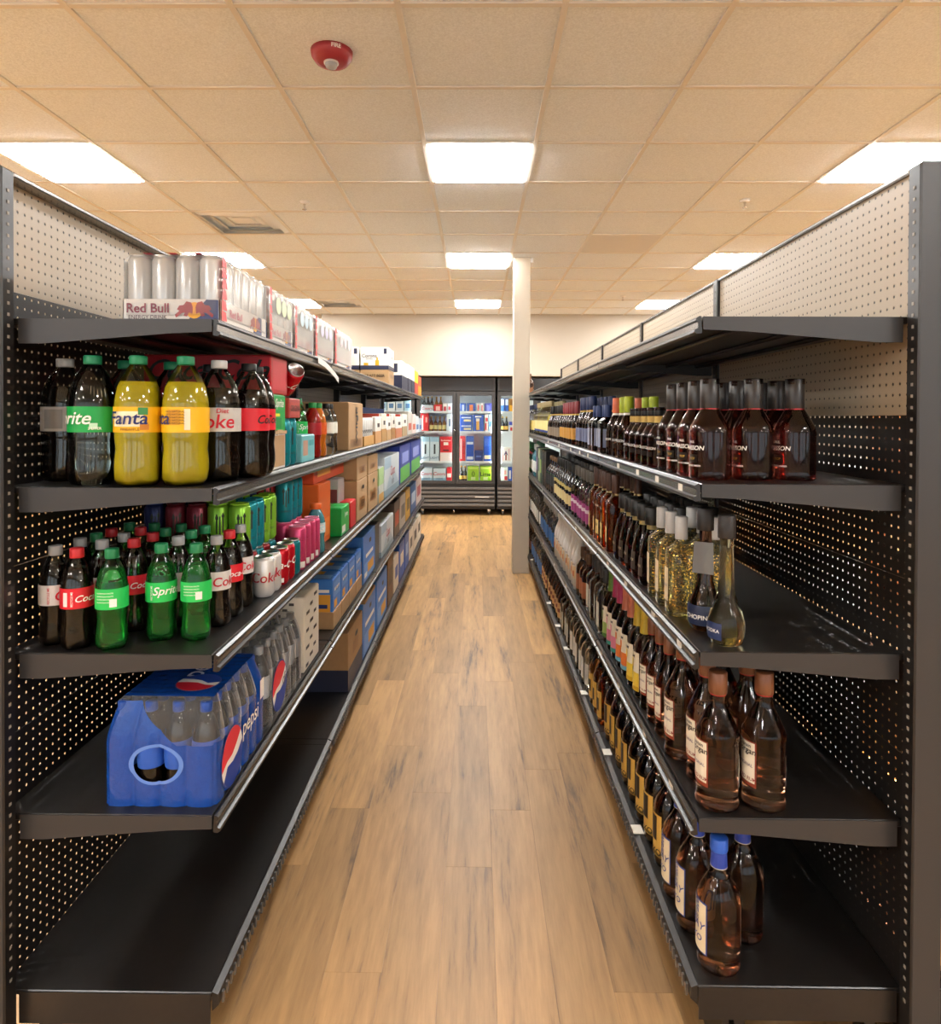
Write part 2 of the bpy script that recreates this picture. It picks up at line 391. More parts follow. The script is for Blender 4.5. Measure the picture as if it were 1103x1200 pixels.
M_AL = pbr('alarm_red', (.36, .035, .045), .4)
h_ = obj('housing', MB().lathe(aprof, M_AL, 32).mesh('housing'), t)
mb = MB(); wrap_text(mb, aprof, 'FIRE', .016, -.010, .42, .0012, C('e8d8d0'), bold=.03); obj('lettering', mb.mesh('lettering'), h_)
obj('lens', MB().lathe([(.012, -.072), (.022, -.066), (.027, -.050), (.027, -.046)], pbr('lens', (.9, .9, .9), .08, 0, .6, 1.45), 16).mesh('lens'), t, (0, -.012, 0))
obj('lens_ring', MB().lathe([(.030, -.052), (.031, -.046)], C('cfc6c0'), 16).mesh('lens_ring'), t, (0, -.012, 0))

# floor of planks
b = MB(); b.box(-XW, XW, YF, YB, -.08, -.006, M_WOOD); floor = struct('floor', b.mesh('floor'))
PW, PL = .152, 1.22
pm = MB().box(-PW/2+.0001, PW/2-.0001, -PL/2+.0001, PL/2-.0001, -.006, 0, M_WOOD, .0004).mesh('plank')
fix = {-4: 2.17, -3: 2.49, -5: 1.88, 0: 2.17, 1: 2.49, 2: 2.78, -2: 1.75, -1: 2.6, 3: 1.7, 4: 2.2}
far = MB()
for k in range(-52, 53):
    xc = .058+(k+.5)*PW-PW
    st = fix.get(k, random.uniform(0, PL)); y = st-PL*math.ceil((st-YF)/PL)
    while y < 10.6:
        yc = y+PL/2
        if -1.15 < xc < 1.1 and yc > .3: obj('plank', pm, floor, (xc, yc, 0))
        elif abs(xc) < XW-.1 and y > YF: far.box(xc-PW/2, xc+PW/2, y, y+PL, -.006, -.0003, M_WOOD)
        y += PL
o = obj('plank_field', far.mesh('plank_field'), floor); o['kind'] = 'stuff'
# walls
struct('wall_left', MB().box(-XW-.1, -XW, YF, YB, -.08, CEIL+.1, M_WALL).mesh('wall_left'))
struct('wall_right', MB().box(XW, XW+.1, YF, YB, -.08, CEIL+.1, M_WALL).mesh('wall_right'))
struct('wall_back', MB().box(-XW, XW, YB-.1, YB, -.08, CEIL+.1, M_WALL).mesh('wall_back'))
YWALL = 9.75; HB = 2.085
struct('wall_bulkhead', MB().box(-2.28, 7.9, YWALL, 11.2, HB, CEIL+.03, M_WALL).mesh('wall_bulkhead'))
struct('wall_alcove', MB().box(-2.28, 7.9, 11.0, 11.2, 0, HB, M_WALL).box(-2.28, -2.18, 9.9, 11.0, 0, HB, M_WALL).mesh('wall_alcove'))
fw = MB(); fw.box(-XW, XW, YF-.1, YF, -.08, .35, M_WALL); fw.box(-XW, XW, YF-.1, YF, 2.7, CEIL+.1, M_WALL)
for k in range(6): x = -XW+3.28*k; fw.box(max(-XW, x-.35), min(XW, x+.35), YF-.1, YF, .35, 2.7, M_WALL)
struct('wall_front', fw.mesh('wall_front'))
for k in range(5):
    x0 = -XW+3.28*k+.35; x1 = x0+2.58; m = MB()
    for xx in (x0, (x0+x1)/2-.03, x1-.06): m.box(xx, xx+.06, YF-.08, YF-.02, .35, 2.7, C('2a2a2c'))
    m.box(x0+.06, x1-.06, YF-.08, YF-.02, .35, .41, C('2a2a2c')); m.box(x0+.06, x1-.06, YF-.08, YF-.02, 2.64, 2.7, C('2a2a2c'))
    struct('window_%d' % (k+1), m.mesh('window'))
# column
m = MB(); m.box(.348, .502, 6.27, 6.44, 0, CEIL, mat_noise('column_paint', (.55, .475, .375), .02, 10, .55), .004)
struct('column', m.mesh('column'))
o = struct('column_corner_clip', MB().box(.505, .53, 6.27, 6.30, CEIL-.05, CEIL-.005, M_VENT, .003).mesh('column_corner_clip')); 
del o['kind']; tag(o, 'small white clip at the top right corner of the beige column', 'clip')

# ------------------------------------------------------------------ gondola shelving
GL_L = dict(lip=-.605, back=-1.062, y0=1.52, bay=1.215, hs=[1.705, 1.315, .929, .554, .142], s=1, rec=.042)      # s: aisle direction
GL_R = dict(lip=.505, back=.960, y0=1.50, bay=1.22, hs=[1.711, 1.333, .952, .573, .192], s=-1, rec=.012)
TOPH = 2.04
def shelf_parts(g, k, bay, h, y0, y1, tags=0):
    s, lip, back = g['s'], g['lip'], g['back']
    def X(d): return lip-s*d            # d: depth behind the lip
    D = abs(lip-back)
    dk = MB(); a, c = sorted((X(.004), X(D+g['rec']-.004))); dk.box(a, c, y0+.004, y1-.045, h-.016, h, M_BLACK, .002)
    deck = obj('shelf', dk.mesh('shelf'), bay)
    prof = [(0, 0), (-.004, .0005), (-.011, -.004), (-.0115, -.009), (-.006, -.012), (-.0065, -.027), (-.014, -.030), (-.0145, -.036), (-.008, -.040), (.002, -.038)]
    if s > 0: pts = [(X(d), h+z) for d, z in prof]
    else: pts = [(X(d), h+z) for d, z in prof][::-1]
    L = MB(); L.extrude_y(pts[::-1], y0+.003, y1-.003, M_BLACK)
    lp = obj('price_rail', L.mesh('price_rail'), deck)
    a, c = sorted((X(-.0068), X(-.0060)))
    obj('rail_insert', MB().box(a, c, y0+.006, y1-.006, h-.0262, h-.0128, M_STEEL).mesh('rail_insert'), deck)
    for yb, nm in ((y0+.001, 'bracket'), (y1-.005, 'bracket')):
        q = [(X(.004), h-.001), (X(D-.005), h-.001), (X(D-.005), h-.058), (X(D-.06), h-.058), (X(.10), h-.034), (X(.004), h-.030)]
        if s < 0: q = q[::-1]
        B = MB(); B.extrude_y(q[::-1], yb, yb+.003, M_GREY); obj(nm, B.mesh(nm), deck)
    a, c = sorted((X(.004), X(D-.004))); obj('joint_strip', MB().box(a, c, y1-.0448, y1-.004, h-.016, h-.0002, M_BLACK).mesh('joint_strip'), deck)
    for d0 in (.10, .26, .38):
        a, c = sorted((X(d0), X(d0+.035))); obj('stiffener', MB().box(a, c, y0+.012, y1-.012, h-.027, h-.0165, M_BLACK, .003).mesh('stiffener'), deck)
    for yt in tags:
        if y0+.05 < yt < y1-.05:
            a, c = sorted((X(-.0085), X(-.0070))); obj('price_tag', MB().box(a, c, yt-.016, yt+.016, h-.032, h-.008, C('e9e4d8')).mesh('price_tag'), deck)
    return deck
def upright(g, parent, y, near=False):
    s, back = g['s'], g['back']; a, c = sorted((back, back-s*.064))
    u = obj('upright', MB().box(a, c, y-.045, y-.002, 0, TOPH, M_BLACK, .004).mesh('upright'), parent)
    if near: obj('end_cover', MB().box(a+.001, c-.001, y-.0475, y-.0445, 0, TOPH, M_GREY, .0012).mesh('end_cover'), u)
    m = MB()
    for k in range(6, 78):
        z = .0254*k+.03; a, c = sorted((back+s*.0002, back+s*.0012)); m.box(a, c, y-.028, y-.021, z, z+.007, M_SLOT_LIT if near else M_STEEL)
    o = obj('slot_row', m.mesh('slot_row'), u); o['kind'] = 'stuff'
def gondola(g, sname, tan_from, tagrows):
    s, lip, back = g['s'], g['lip'], g['back']
    where = ['nearest', 'second', 'third', 'fourth', 'farthest']
    hold = {'left': ['holding energy drink packs and soda bottles', 'holding cans, cartons and trays', 'holding brown cartons', 'holding white beer boxes', 'beside the glass coolers'],
            'right': ['holding brandy and rum bottles', 'holding bourbon and flavored rum', 'holding white coconut rum', 'beside the beige column', 'just before the glass coolers']}[sname]
    for k in range(5):
        y0 = g['y0']+k*g['bay']; y1 = y0+g['bay']
        t = thing('shelving_bay', '%s black shelving bay on the %s, %s' % (where[k], sname, hold[k]), 'shelf', (0, 0, 0), 0, 'gondola shelving bays')
        upright(g, t, y0, k == 0)
        if k == 4: upright(g, t, y1+.047)
        tf = tan_from[0] if k == 0 else tan_from[1]
        a, c = sorted((back-s*g['rec'], back-s*(g['rec']+.0006)))
        edges = [g['hs'][4]-.012, .72, 1.12, tf, TOPH-.006]
        for z0, z1 in zip(edges, edges[1:]):
            obj('back_panel', MB().box(a, c, y0, y1-.047, z0+.0002, z1-.0002, M_PEG_TAN if z0 >= tf else M_PEG_DARK).mesh('back_panel'), t)
        a, c = sorted((back-s*.002, back-s*.05)); obj('top_rail', MB().box(a, c, y0, y1-.047, TOPH-.012, TOPH, pbr('top_rail', (.30, .29, .28), .25, .6), .003).mesh('top_rail'), t)
        for q, h in enumerate(g['hs'][:4]):
            shelf_parts(g, k, t, h, y0, y1-.004, tagrows[q])
        h = g['hs'][4]
        a, c = sorted((lip-s*.004, back-s*(g['rec']-.001))); bd = obj('base_deck', MB().box(a, c, y0, y1-.046, h-.012, h, M_BLACK, .002).mesh('base_deck'), t)
        a, c = sorted((lip-s*.004, back+s*.004)); obj('joint_strip', MB().box(a, c, y1-.0458, y1-.001, h-.012, h-.0003, M_BLACK).mesh('joint_strip'), bd)
        m = MB(); q = [(lip-s*.004, h), (lip+s*.010, h-.006), (lip+s*.012, h-.03), (lip-s*.004, h-.045)]
        if s > 0: q = q[::-1]
        m.extrude_y(q, y0+.002, y1-.006, M_BLACK); obj('base_rail', m.mesh('base_rail'), bd)
        m = MB()
        for n in range(int(g['bay']/.0254)-1):
            yy = y0+.02+n*.0254; a, c = sorted((lip+s*.0115, lip+s*.017)); m.box(a, c, yy, yy+.008, h-.040, h-.014, M_STEEL)
        o = obj('rail_teeth', m.mesh('rail_teeth'), bd); o['kind'] = 'stuff'
        for yt in tagrows[4]:
            if y0+.05 < yt < y1-.05:
                a, c = sorted((lip-s*.02, lip+s*.012)); obj('price_tag', MB().box(a, c, yt-.022, yt+.022, h+.0005, h+.0025, C('e9e4d8')).mesh('price_tag'), bd)
        a, c = sorted((lip-s*.06, lip-s*.075)); obj('kick_plate', MB().box(a, c, y0, y1-.004, 0, h-.046, M_BLACK).mesh('kick_plate'), t)
        if k == 0:
            a, c = sorted((lip-s*.006, back+s*.004)); obj('base_end_panel', MB().box(a, c, y0-.003, y0, h-.075, h-.002, M_BLACK).mesh('base_end_panel'), t)
            for xx in (lip-s*.10, back+s*.06): obj('foot', MB().box(xx-.012, xx+.012, y0+.004, y0+.05, 0, h-.013, M_BLACK).mesh('foot'), t)
trow = lambda px, h: [on_z(x, y, h)[1] for x, y in px]
RT = [[], [1.62, 1.83, 2.05, 2.33, 2.75, 2.96, 3.2, 3.5, 4.0, 4.6, 5.2], [1.62, 1.86, 2.2, 2.5, 2.95, 3.3, 3.75, 4.3, 5.0], [1.68, 1.95, 2.3, 2.62, 2.85, 3.2, 3.65, 4.2, 4.9], [2.07, 2.55, 3.1, 3.7, 4.1, 4.6, 5.2, 6.0]]
gondola(GL_L, 'left', (1.775, 1.44), [[], [], [], [], []])
gondola(GL_R, 'right', (1.49, 1.44), RT)
# ------------------------------------------------------------------ bottle, can and carton kinds
SHAPES = dict(
    soda20=[(.55, 0), (.86, .006), (.97, .04), (1, .11), (.95, .2), (.89, .29), (.93, .36), (1, .42), (1, .615), (.96, .66), (.83, .755), (.6, .845), (.40, .90), (.37, .94)],
    soda2l=[(.55, 0), (.84, .006), (.97, .05), (1, .12), (1, .19), (.945, .28), (.99, .36), (1, .40), (1, .62), (.985, .66), (.88, .76), (.67, .85), (.40, .92), (.27, .95), (.26, .965)],
    round=[(.9, 0), (1, .015), (1, .56), (.95, .62), (.7, .685), (.42, .735), (.36, .77), (.34, .98), (.34, 1)],
    carafe=[(.90, 0), (1, .015), (.97, .06), (.985, .09), (.985, .42), (1, .46), (.93, .53), (.66, .63), (.45, .70), (.40, .75), (.42, .94), (.46, .95), (.46, 1)],
    handle=[(.88, 0), (1, .015), (1, .02), (1, .045), (1, .05), (.97, .062), (.965, .067), (.965, .48), (.968, .495), (1, .505), (1, .545), (1, .55), (.972, .565), (.962, .57), (.46, .742), (.44, .75), (.39, .775), (.37, .83), (.37, 1)],
    jug=[(.86, 0), (.97, .012), (1, .04), (.97, .06), (.97, .09), (1, .11), (1, .52), (.96, .57), (.82, .63), (.55, .70), (.42, .74), (.36, .79), (.34, .84), (.34, 1)],
    bulb=[(.72, 0), (.9, .015), (1, .10), (.985, .17), (.85, .25), (.62, .32), (.47, .40), (.41, .52), (.37, .70), (.36, .85), (.42, .86), (.42, 1)],
    square=[(.94, 0), (1, .02), (1, .60), (.93, .66), (.55, .71), (.38, .745), (.34, .78), (.34, 1)],
    flask=[(.9, 0), (1, .02), (1, .40), (.90, .52), (.58, .64), (.40, .71), (.36, .75), (.36, 1)],
    wine=[(.92, 0), (1, .015), (1, .52), (.97, .56), (.78, .63), (.5, .69), (.40, .73), (.37, .80), (.36, 1)],
    globe=[(.8, 0), (.95, .02), (1, .10), (.98, .3), (.9, .44), (.72, .56), (.5, .66), (.40, .72), (.38, .76), (.38, 1)],
    coco=[(.92, 0), (1, .015), (1, .48), (.97, .54), (.8, .64), (.55, .73), (.38, .80), (.34, .85), (.34, 1)])
def bottle(shape, R, H, body, cap=None, labels=(), texts=(), bands=(), sq=2, flat=1, seg=24, petal=0, fill=None, liq=None, capr=.0, name='body'):
    """cap=(colour mat, start fraction, radius factor); labels=[(z0,z1,a0,a1,mat)] fractions/degrees; texts=[(str,h,z,a,mat,shear,rot)]"""
    prof = [(r*R, z*H) for r, z in SHAPES[shape]]; D = PI/180; parts = []
    if fill:                                        # clear wall with the drink inside it
        parts.append(('bottle', MB().lathe(prof, body, seg, sq, flat, petal).mesh('bottle'), []))
        ip = [(max(r-.0012, .001), max(z, .0015)) for r, z in prof if z < fill*H]; ip.append((prof_r(prof, fill*H)-.0012, fill*H))
        parts.append(('drink', MB().lathe(ip, liq, seg, sq, flat, petal).mesh('drink'), []))
    else: parts.append((name, MB().lathe(prof, body, seg, sq, flat, petal).mesh(name), []))
    if cap:
        cm, c0, cr = cap; r = prof_r(prof, min(c0*H, prof[-1][1]))*cr
        n = 2
        cp = [(r*.97, c0*H), (r, c0*H+.002), (r, H*1.002-.002), (r*.92, H*1.002)]
        parts.append(('cap', MB().lathe(cp, cm, 16).mesh('cap'), []))
    for z0, z1, m in bands:
        mb = MB(); r = max(prof_r(prof, z0*H), prof_r(prof, z1*H))+.0012
        if cap and z0 >= cap[1]: r = max(r, prof_r(prof, cap[1]*H)*cap[2]+.0006)
        mb.lathe([(prof_r(prof, z0*H)+.001 if not (cap and z0 >= cap[1]) else r, z0*H), (prof_r(prof, z1*H)+.001 if not (cap and z0 >= cap[1]) else r, z1*H)], m, 18, sq if z1 < .6 else 2, flat if z1 < .6 else 1, cap=False); parts.append(('neck_band', mb.mesh('neck_band'), []))
    lab = []; lm = None
    for q, (z0, z1, a0, a1, m) in enumerate(labels):
        mb = MB(); wrap_patch(mb, prof, z0*H, z1*H, a0*D, a1*D, .0008+.0009*q, m, sq, flat); lab.append(['label', mb.mesh('label'), []])
    if texts:
        mb = MB()
        for s, h, z, a, m, sh, rot in texts: wrap_text(mb, prof, s, h, z*H, a*D, .0008+.0009*len(labels)+.0004, m, sq, flat, sh, .012, None if rot else 2.6*R, rot)
        me = mb.mesh('lettering')
        if lab: lab[0][2].append(('lettering', me))
        else: lab.append(['lettering', me, []])
    return parts+[tuple(x) for x in lab]
W_, K_, R_ = C('f2efe8'), C('15130f'), C('c8102e')
KN = {}
def kind(key, desc, cat, name, R, H, proto): KN[key] = dict(desc=desc, cat=cat, name=name, R=R, H=H, proto=proto)
# two-litre and single-serve sodas (angles: 0 faces the viewer, 90 faces the left aisle)
def two_l(key, desc, wall, liq, capm, lab, txt, extra=()):
    kind(key, desc, 'soda bottle', 'soda_bottle', .0533, .308, bottle('soda2l', .0533, .308, wall, (capm, .935, 1.13), [(.41, .605, -180, 180, lab)]+list(extra), txt, seg=30, petal=.07, fill=.77, liq=liq))
two_l('sprite2', 'clear two-litre lemon soda bottle with green label', SH_SODA, LIQ['soda'], C('1d8055'), C('18a04a'), [('Sprite', .040, .505, -28, W_, .3, 0), ('2 LITER', .006, .44, 34, W_, 0, 0)], [(.435, .48, 22, 40, C('bfe8cc'))])
F_TXT = [('Fanta', .030, .52, 0, C('1c2a6b'), .15, 0), ('PINEAPPLE', .006, .435, 8, C('7a4a08'), 0, 0)]
fan = bottle('soda2l', .0533, .308, SH_SODA, (C('1d8055'), .935, 1.13), [(.41, .605, -180, 180, C('f0b914')), (.455, .570, -40, 38, C('f7ecc8')), (.545, .60, 26, 48, C('3a8a4a')), (.43, .475, 30, 50, C('c8801c'))], F_TXT, seg=30, petal=.07, fill=.80, liq=LIQ['fanta'])
kind('fanta2', 'yellow two-litre pineapple soda bottle with green cap', 'soda bottle', 'soda_bottle', .0533, .308, fan)
fan2 = bottle('soda2l', .0533, .308, SH_SODA, (C('1d8055'), .935, 1.13), [(.41, .605, -180, 180, C('f0b914')), (.43, .59, 20, 34, C('e8dfc0')), (.47, .585, -20, 10, C('d99a10'))],
    [('Fanta', .030, .52, -62, C('1c2a6b'), .15, 0)]+[('100 % NATURAL', .0045, .57-.022*k, -2, C('5a3a08'), 0, 0) for k in range(5)], seg=30, petal=.07, fill=.80, liq=LIQ['fanta'])
kind('fanta2b', 'yellow two-litre pineapple soda bottle showing its ingredients panel', 'soda bottle', 'soda_bottle', .0533, .308, fan2)
two_l('diet2', 'dark two-litre diet cola bottle with silver label', SH_SODA, LIQ['cola'], C('c9c9c6'), C('c4c2be'), [('Coke', .036, .495, 4, C('c3142c'), .12, 0), ('Diet', .012, .58, 30, C('c3142c'), .1, 0)])
two_l('zero2', 'dark two-litre zero cola bottle with red label and black cap', SH_SODA, LIQ['cola'], C('1a1a1a'), C('d6202f'), [('Coca-Cola', .034, .51, 118, K_, .35, 0)])
two_l('dietb2', 'dark two-litre cola bottle with grey recycling label', SH_SODA, LIQ['cola'], C('c9c9c6'), C('b8b6b2'), [('RECYCLE ME', .006, .505, 40, C('c3142c'), 0, 1)], [(.43, .585, -28, 20, C('8f8d8a'))])
def s20(key, desc, wall, liq, capm, lab, txt, extra=()):
    kind(key, desc, 'soda bottle', 'soda_bottle', .0355, .235, bottle('soda20', .0355, .235, wall, (capm, .905, 1.10), [(.415, .62, -180, 180, lab)]+list(extra), txt, seg=24, petal=.08, fill=.80, liq=liq))
s20('diet20', 'small dark diet cola bottle with silver label', SH_SODA, LIQ['cola'], C('9b9c9b'), C('d6d3cf'), [('Coke', .024, .51, 88, C('c3142c'), .12, 0), ('RECYCLE ME', .005, .515, 8, C('c3142c'), 0, 1)])
s20('coke20', 'small dark cola bottle with red label and red cap', SH_SODA, LIQ['cola'], C('c0282e'), C('d41f2c'), [('Coca-Cola', .022, .515, 100, W_, .35, 0), ('RECYCLE ME', .0045, .515, 14, W_, 0, 1)], [(.44, .58, -18, -2, C('f0e4e0'))])
s20('sprite20', 'small green lemon soda bottle with green cap', SH_GREEN, LIQ['greensoda'], C('1c7a49'), C('28c35a'), [('Sprite', .026, .52, 62, W_, .3, 0), ('RECYCLE ME', .0045, .515, 4, W_, 0, 1)])
s20('spriteb20', 'small green lemon soda bottle turned to its ingredients', SH_GREEN, LIQ['greensoda'], C('1c7a49'), C('28c35a'), [('NUTRITION FACTS', .003, .58-.03*k, 4, W_, 0, 0) for k in range(4)], [(.44, .52, 20, 44, W_)])
def s20p(key, desc, body, capm, lab, H=.22):
    kind(key, desc, 'drink bottle', 'drink_bottle', .034, H, bottle('soda20', .034, H, body, (capm, .905, 1.15), [(.42, .64, -180, 180, lab)], ()))
s20p('redpop', 'small red drink bottle with green cap', GL['red'], C('2a9a4c'), C('b01824')); s20p('orangepop', 'small orange soda bottle with green cap', GL['orange'], C('2a9a4c'), C('e2621a'))
s20p('tonic', 'small clear mixer bottle with white label', GL['clear'], K_, C('eceee2'))
KN['gator'] = dict(desc='light blue sports drink bottle with orange cap', cat='drink bottle', name='drink_bottle', R=.037, H=.20,
    proto=bottle('soda20', .037, .2, GL['cyan'], (C('e2641e'), .89, 1.45), [(.42, .62, -180, 180, C('bfe3ea'))], [('G', .026, .52, 55, C('f4f4f4'), 0, 0)]))
# cans
def can(key, desc, R, H, col, txts=(), lid=M_ALU, rough=.25, extra=()):
    prof = [(R*.78, 0), (R*.82, .002), (R, .012), (R, H-.014), (R*.86, H-.004)]; D = PI/180
    pm = pbr('can_%s' % col, C(col).node_tree.nodes['Principled BSDF'].inputs[0].default_value[:3], rough, .35)
    subs = []; parts = [('body', MB().lathe(prof, pm, 20).mesh('body'), subs)]
    parts.append(('lid', MB().lathe([(R*.86, H-.004), (R*.88, H-.001), (R*.86, H), (R*.80, H), (R*.78, H-.005)], lid, 20).mesh('lid'), []))
    if txts or extra:
        mb = MB()
        for z0, z1, a0, a1, m in extra: wrap_patch(mb, prof, z0*H, z1*H, a0*D, a1*D, .0006, m)
        for s, h, z, a, m, sh, rot in txts: wrap_text(mb, prof, s, h, z*H, a*D, .0011, m, shear=sh, rot=rot)
        subs.append(('lettering', mb.mesh('lettering')))
    kind(key, desc, 'can', 'drink_can', R, H, parts)
can('c12diet', 'white diet cola can', .0325, .122, 'e6e4e0', [('Coke', .030, .5, 50, C('b0182c'), .1, 0)])
can('c12cola', 'red cola can', .0325, .122, 'c31524', [('Coca-Cola', .024, .55, 62, W_, .35, 0)], extra=[(.08, .2, 10, 60, W_)])
can('c12teal', 'small teal can', .0325, .122, '1f7f8a'); can('c12red', 'small dark red can', .0325, .122, '8a1f24')
MON = [('ENERGY', .007, .26, 30, C('1c2410'), 0, 0)]
CLAW = [(.42, .80, 8, 16, C('1c2410')), (.36, .76, 24, 32, C('1c2410')), (.44, .82, 40, 48, C('1c2410')), (.70, .76, 4, 20, C('1c2410')), (.74, .79, 36, 52, C('1c2410'))]
can('mgreen', 'tall lime green energy can', .0325, .158, '8cc63a', MON, C('9fd83c', .3), extra=CLAW); can('mblue', 'tall dark blue energy can', .0325, .158, '28305c', MON, C('2a3a78', .3), extra=CLAW)
can('mred', 'tall dark red energy can', .0325, .158, '7a2430', MON, C('5a1822', .3), extra=CLAW); can('mteal', 'tall teal energy can', .0325, .158, '1d8c96', MON, C('1f8f9a', .3), extra=CLAW)
can('mpink', 'tall pink energy can', .0325, .158, 'd84a78', [('RYSE', .03, .5, 40, C('b02050'), 0, 1)], C('e88aa6', .3), extra=[(.06, .2, 40, 80, W_)]); can('mpurple', 'tall purple energy can', .0325, .158, '5a3a78', MON, extra=CLAW)
can('mcoral', 'tall coral energy can', .0325, .158, 'c84a4c', MON, extra=CLAW); can('silver', 'silver slim can', .0285, .158, 'd6d5d1')
can('cwhite', 'white seltzer can', .029, .156, 'e4e2dc', [('IPA', .02, .5, 60, K_, 0, 0)])
# cartons: design -> body material, coloured areas and lettering per face
def carton(w, d, h, body, rects=(), texts=(), discs=(), hole=None, polys=(), lid=True, bev=.003, tray=0):
    """one carton: body, print, lettering, painted hand-hole shade, lid flap"""
    dims = (w, d, h); subs = []
    parts = [('box', MB().box(-w/2, w/2, -d/2, d/2, 0, h, body, bev).mesh('box'), subs)]
    if rects or discs or polys:
        mb = MB()
        for q, (f, u0, u1, v0, v1, m) in enumerate(rects): face_rect(mb, f, dims, u0, u1, v0, v1, m, (.0018 if f == 'top' else .0006)+.0002*q)
        for q, (f, u, v, r, m) in enumerate(discs): face_disc(mb, f, dims, u, v, r, m, .0022+.0002*q)
        for q, (f, pts, m) in enumerate(polys): face_poly(mb, f, dims, pts, m, .0030+.0002*q)
        subs.append(('print', mb.mesh('print')))
    if texts:
        mb = MB()
        for f, u, v, hg, s, m, sh, rot in texts: face_text(mb, f, dims, u, v, hg, s, m, .0040, sh, .012, rot)
        subs.append(('lettering', mb.mesh('lettering')))
    if hole:
        f, u, v, hw, hh = hole; W, H = face_dim(f, *dims); mb = MB()
        pts = [(u+hw*(1 if math.cos(a) > 0 else -1)*.7/W+hh*.5*math.cos(a)/W, v+hh*.5*math.sin(a)/H) for a in [2*PI*i/16+.01 for i in range(16)]]
        face_poly(mb, f, dims, pts, C('120d0a'), .0050); parts.append(('hand_hole_shade', mb.mesh('hand_hole_shade'), []))  # flat dark patch paints the shade inside the hand hole
    if lid:
        mb = MB(); mb.box(-w/2+.004, w/2-.004, -d/2+.004, -d*.02, h, h+.0012, body); mb.box(-w/2+.004, w/2-.004, d*.02, d/2-.004, h, h+.0012, body)
        parts.append(('top_flap', mb.mesh('top_flap'), []))
    if tray:
        mb = MB(); e = .004
        mb.box(-w/2-e, w/2+e, -d/2-e, d/2+e, .0002, tray, M_KRAFT, .002); parts.append(('tray', mb.mesh('tray'), []))
    return parts

# ------------------------------------------------------------------ placing helpers
SHN = {('L', 0): 'top left shelf', ('L', 1): 'second left shelf', ('L', 2): 'third left shelf', ('L', 3): 'fourth left shelf', ('L', 4): 'left base shelf',
       ('R', 0): 'top right shelf', ('R', 1): 'second right shelf', ('R', 2): 'third right shelf', ('R', 3): 'fourth right shelf', ('R', 4): 'right base shelf'}
GG = {'L': GL_L, 'R': GL_R}
def put(key, side_, q, x, y, label, rz=0, dz=0, group=None, rot=None):
    k = KN[key]; return place(k['proto'], k['name'], label, k['cat'], (x, y, GG[side_]['hs'][q]+.0008+dz), rz, group or (k['desc']+'s'), rot)
def row(side_, q, key, ys, cols=(0.0,), x0=None, rz=0, jit=.004, gap=.012, dz=0):
    """a kind standing in rows along the shelf; column 0 is at the lip"""
    k = KN[key]; g = GG[side_]; s = g['s']
    names = ['lip', 'inner', 'rear', 'hindmost']
    for c, off in enumerate(cols):
        for n, y in enumerate(ys):
            x = (x0 if x0 is not None else g['lip']-s*(k['R']+gap))-s*off+random.uniform(-jit, jit)
            put(key, side_, q, x, y+random.uniform(-jit, jit), '%s, %s in %s row, %s' % (k['desc'], ORD[n], names[c], SHN[(side_, q)]), rz+random.uniform(-.12, .12), dz)
def lin(a, b, n): return [a+(b-a)*i/max(1, n-1) for i in range(n)]
def box(side_, q, y0, y1, w, h, label, cat='carton', name='drink_carton', dz=0, inset=.012, **kw):
    g = GG[side_]; s = g['s']; d = y1-y0-.004; x = g['lip']-s*(w/2+inset)
    return place(carton(w, d, h, **kw), name, label, cat, (x, (y0+y1)/2, g['hs'][q]+.0008+dz))
# ------------------------------------------------------------------ left, top shelf: shrink-wrapped energy drink trays
def film_box(w, d, h, m, seams=()):
    mb = MB(); mb.box(-w/2, w/2, -d/2, d/2, .002, h, m, .012)
    return mb
BULL = [(-1, .05), (-.86, .28), (-.62, .30), (-.45, .52), (-.18, .45), (-.08, .2), (-.1, -.2), (-.3, -.12), (-.42, -.35), (-.62, -.3), (-.55, -.12), (-.72, -.16), (-1.05, -.42), (-1.12, -.25), (-.85, -.02)]
def emblem(mb, f, dims, u, v, s):
    W, H = face_dim(f, *dims)
    face_poly(mb, f, dims, [(u-.16*s/W, 0.02), (u+.5*s/W, 0.02), (u+.5*s/W, .96), (u+.25*s/W, .98)], C('3a4470'), .0008)
    face_disc(mb, f, dims, u, v, s*.17/H, C('f0ac2c'), .0014)
    for sg in (-1, 1): face_poly(mb, f, dims, [(u+sg*x*s*.36/W, v+y*s*.36/H) for x, y in (BULL if sg > 0 else BULL[::-1])], C('a83a3c'), .0018)
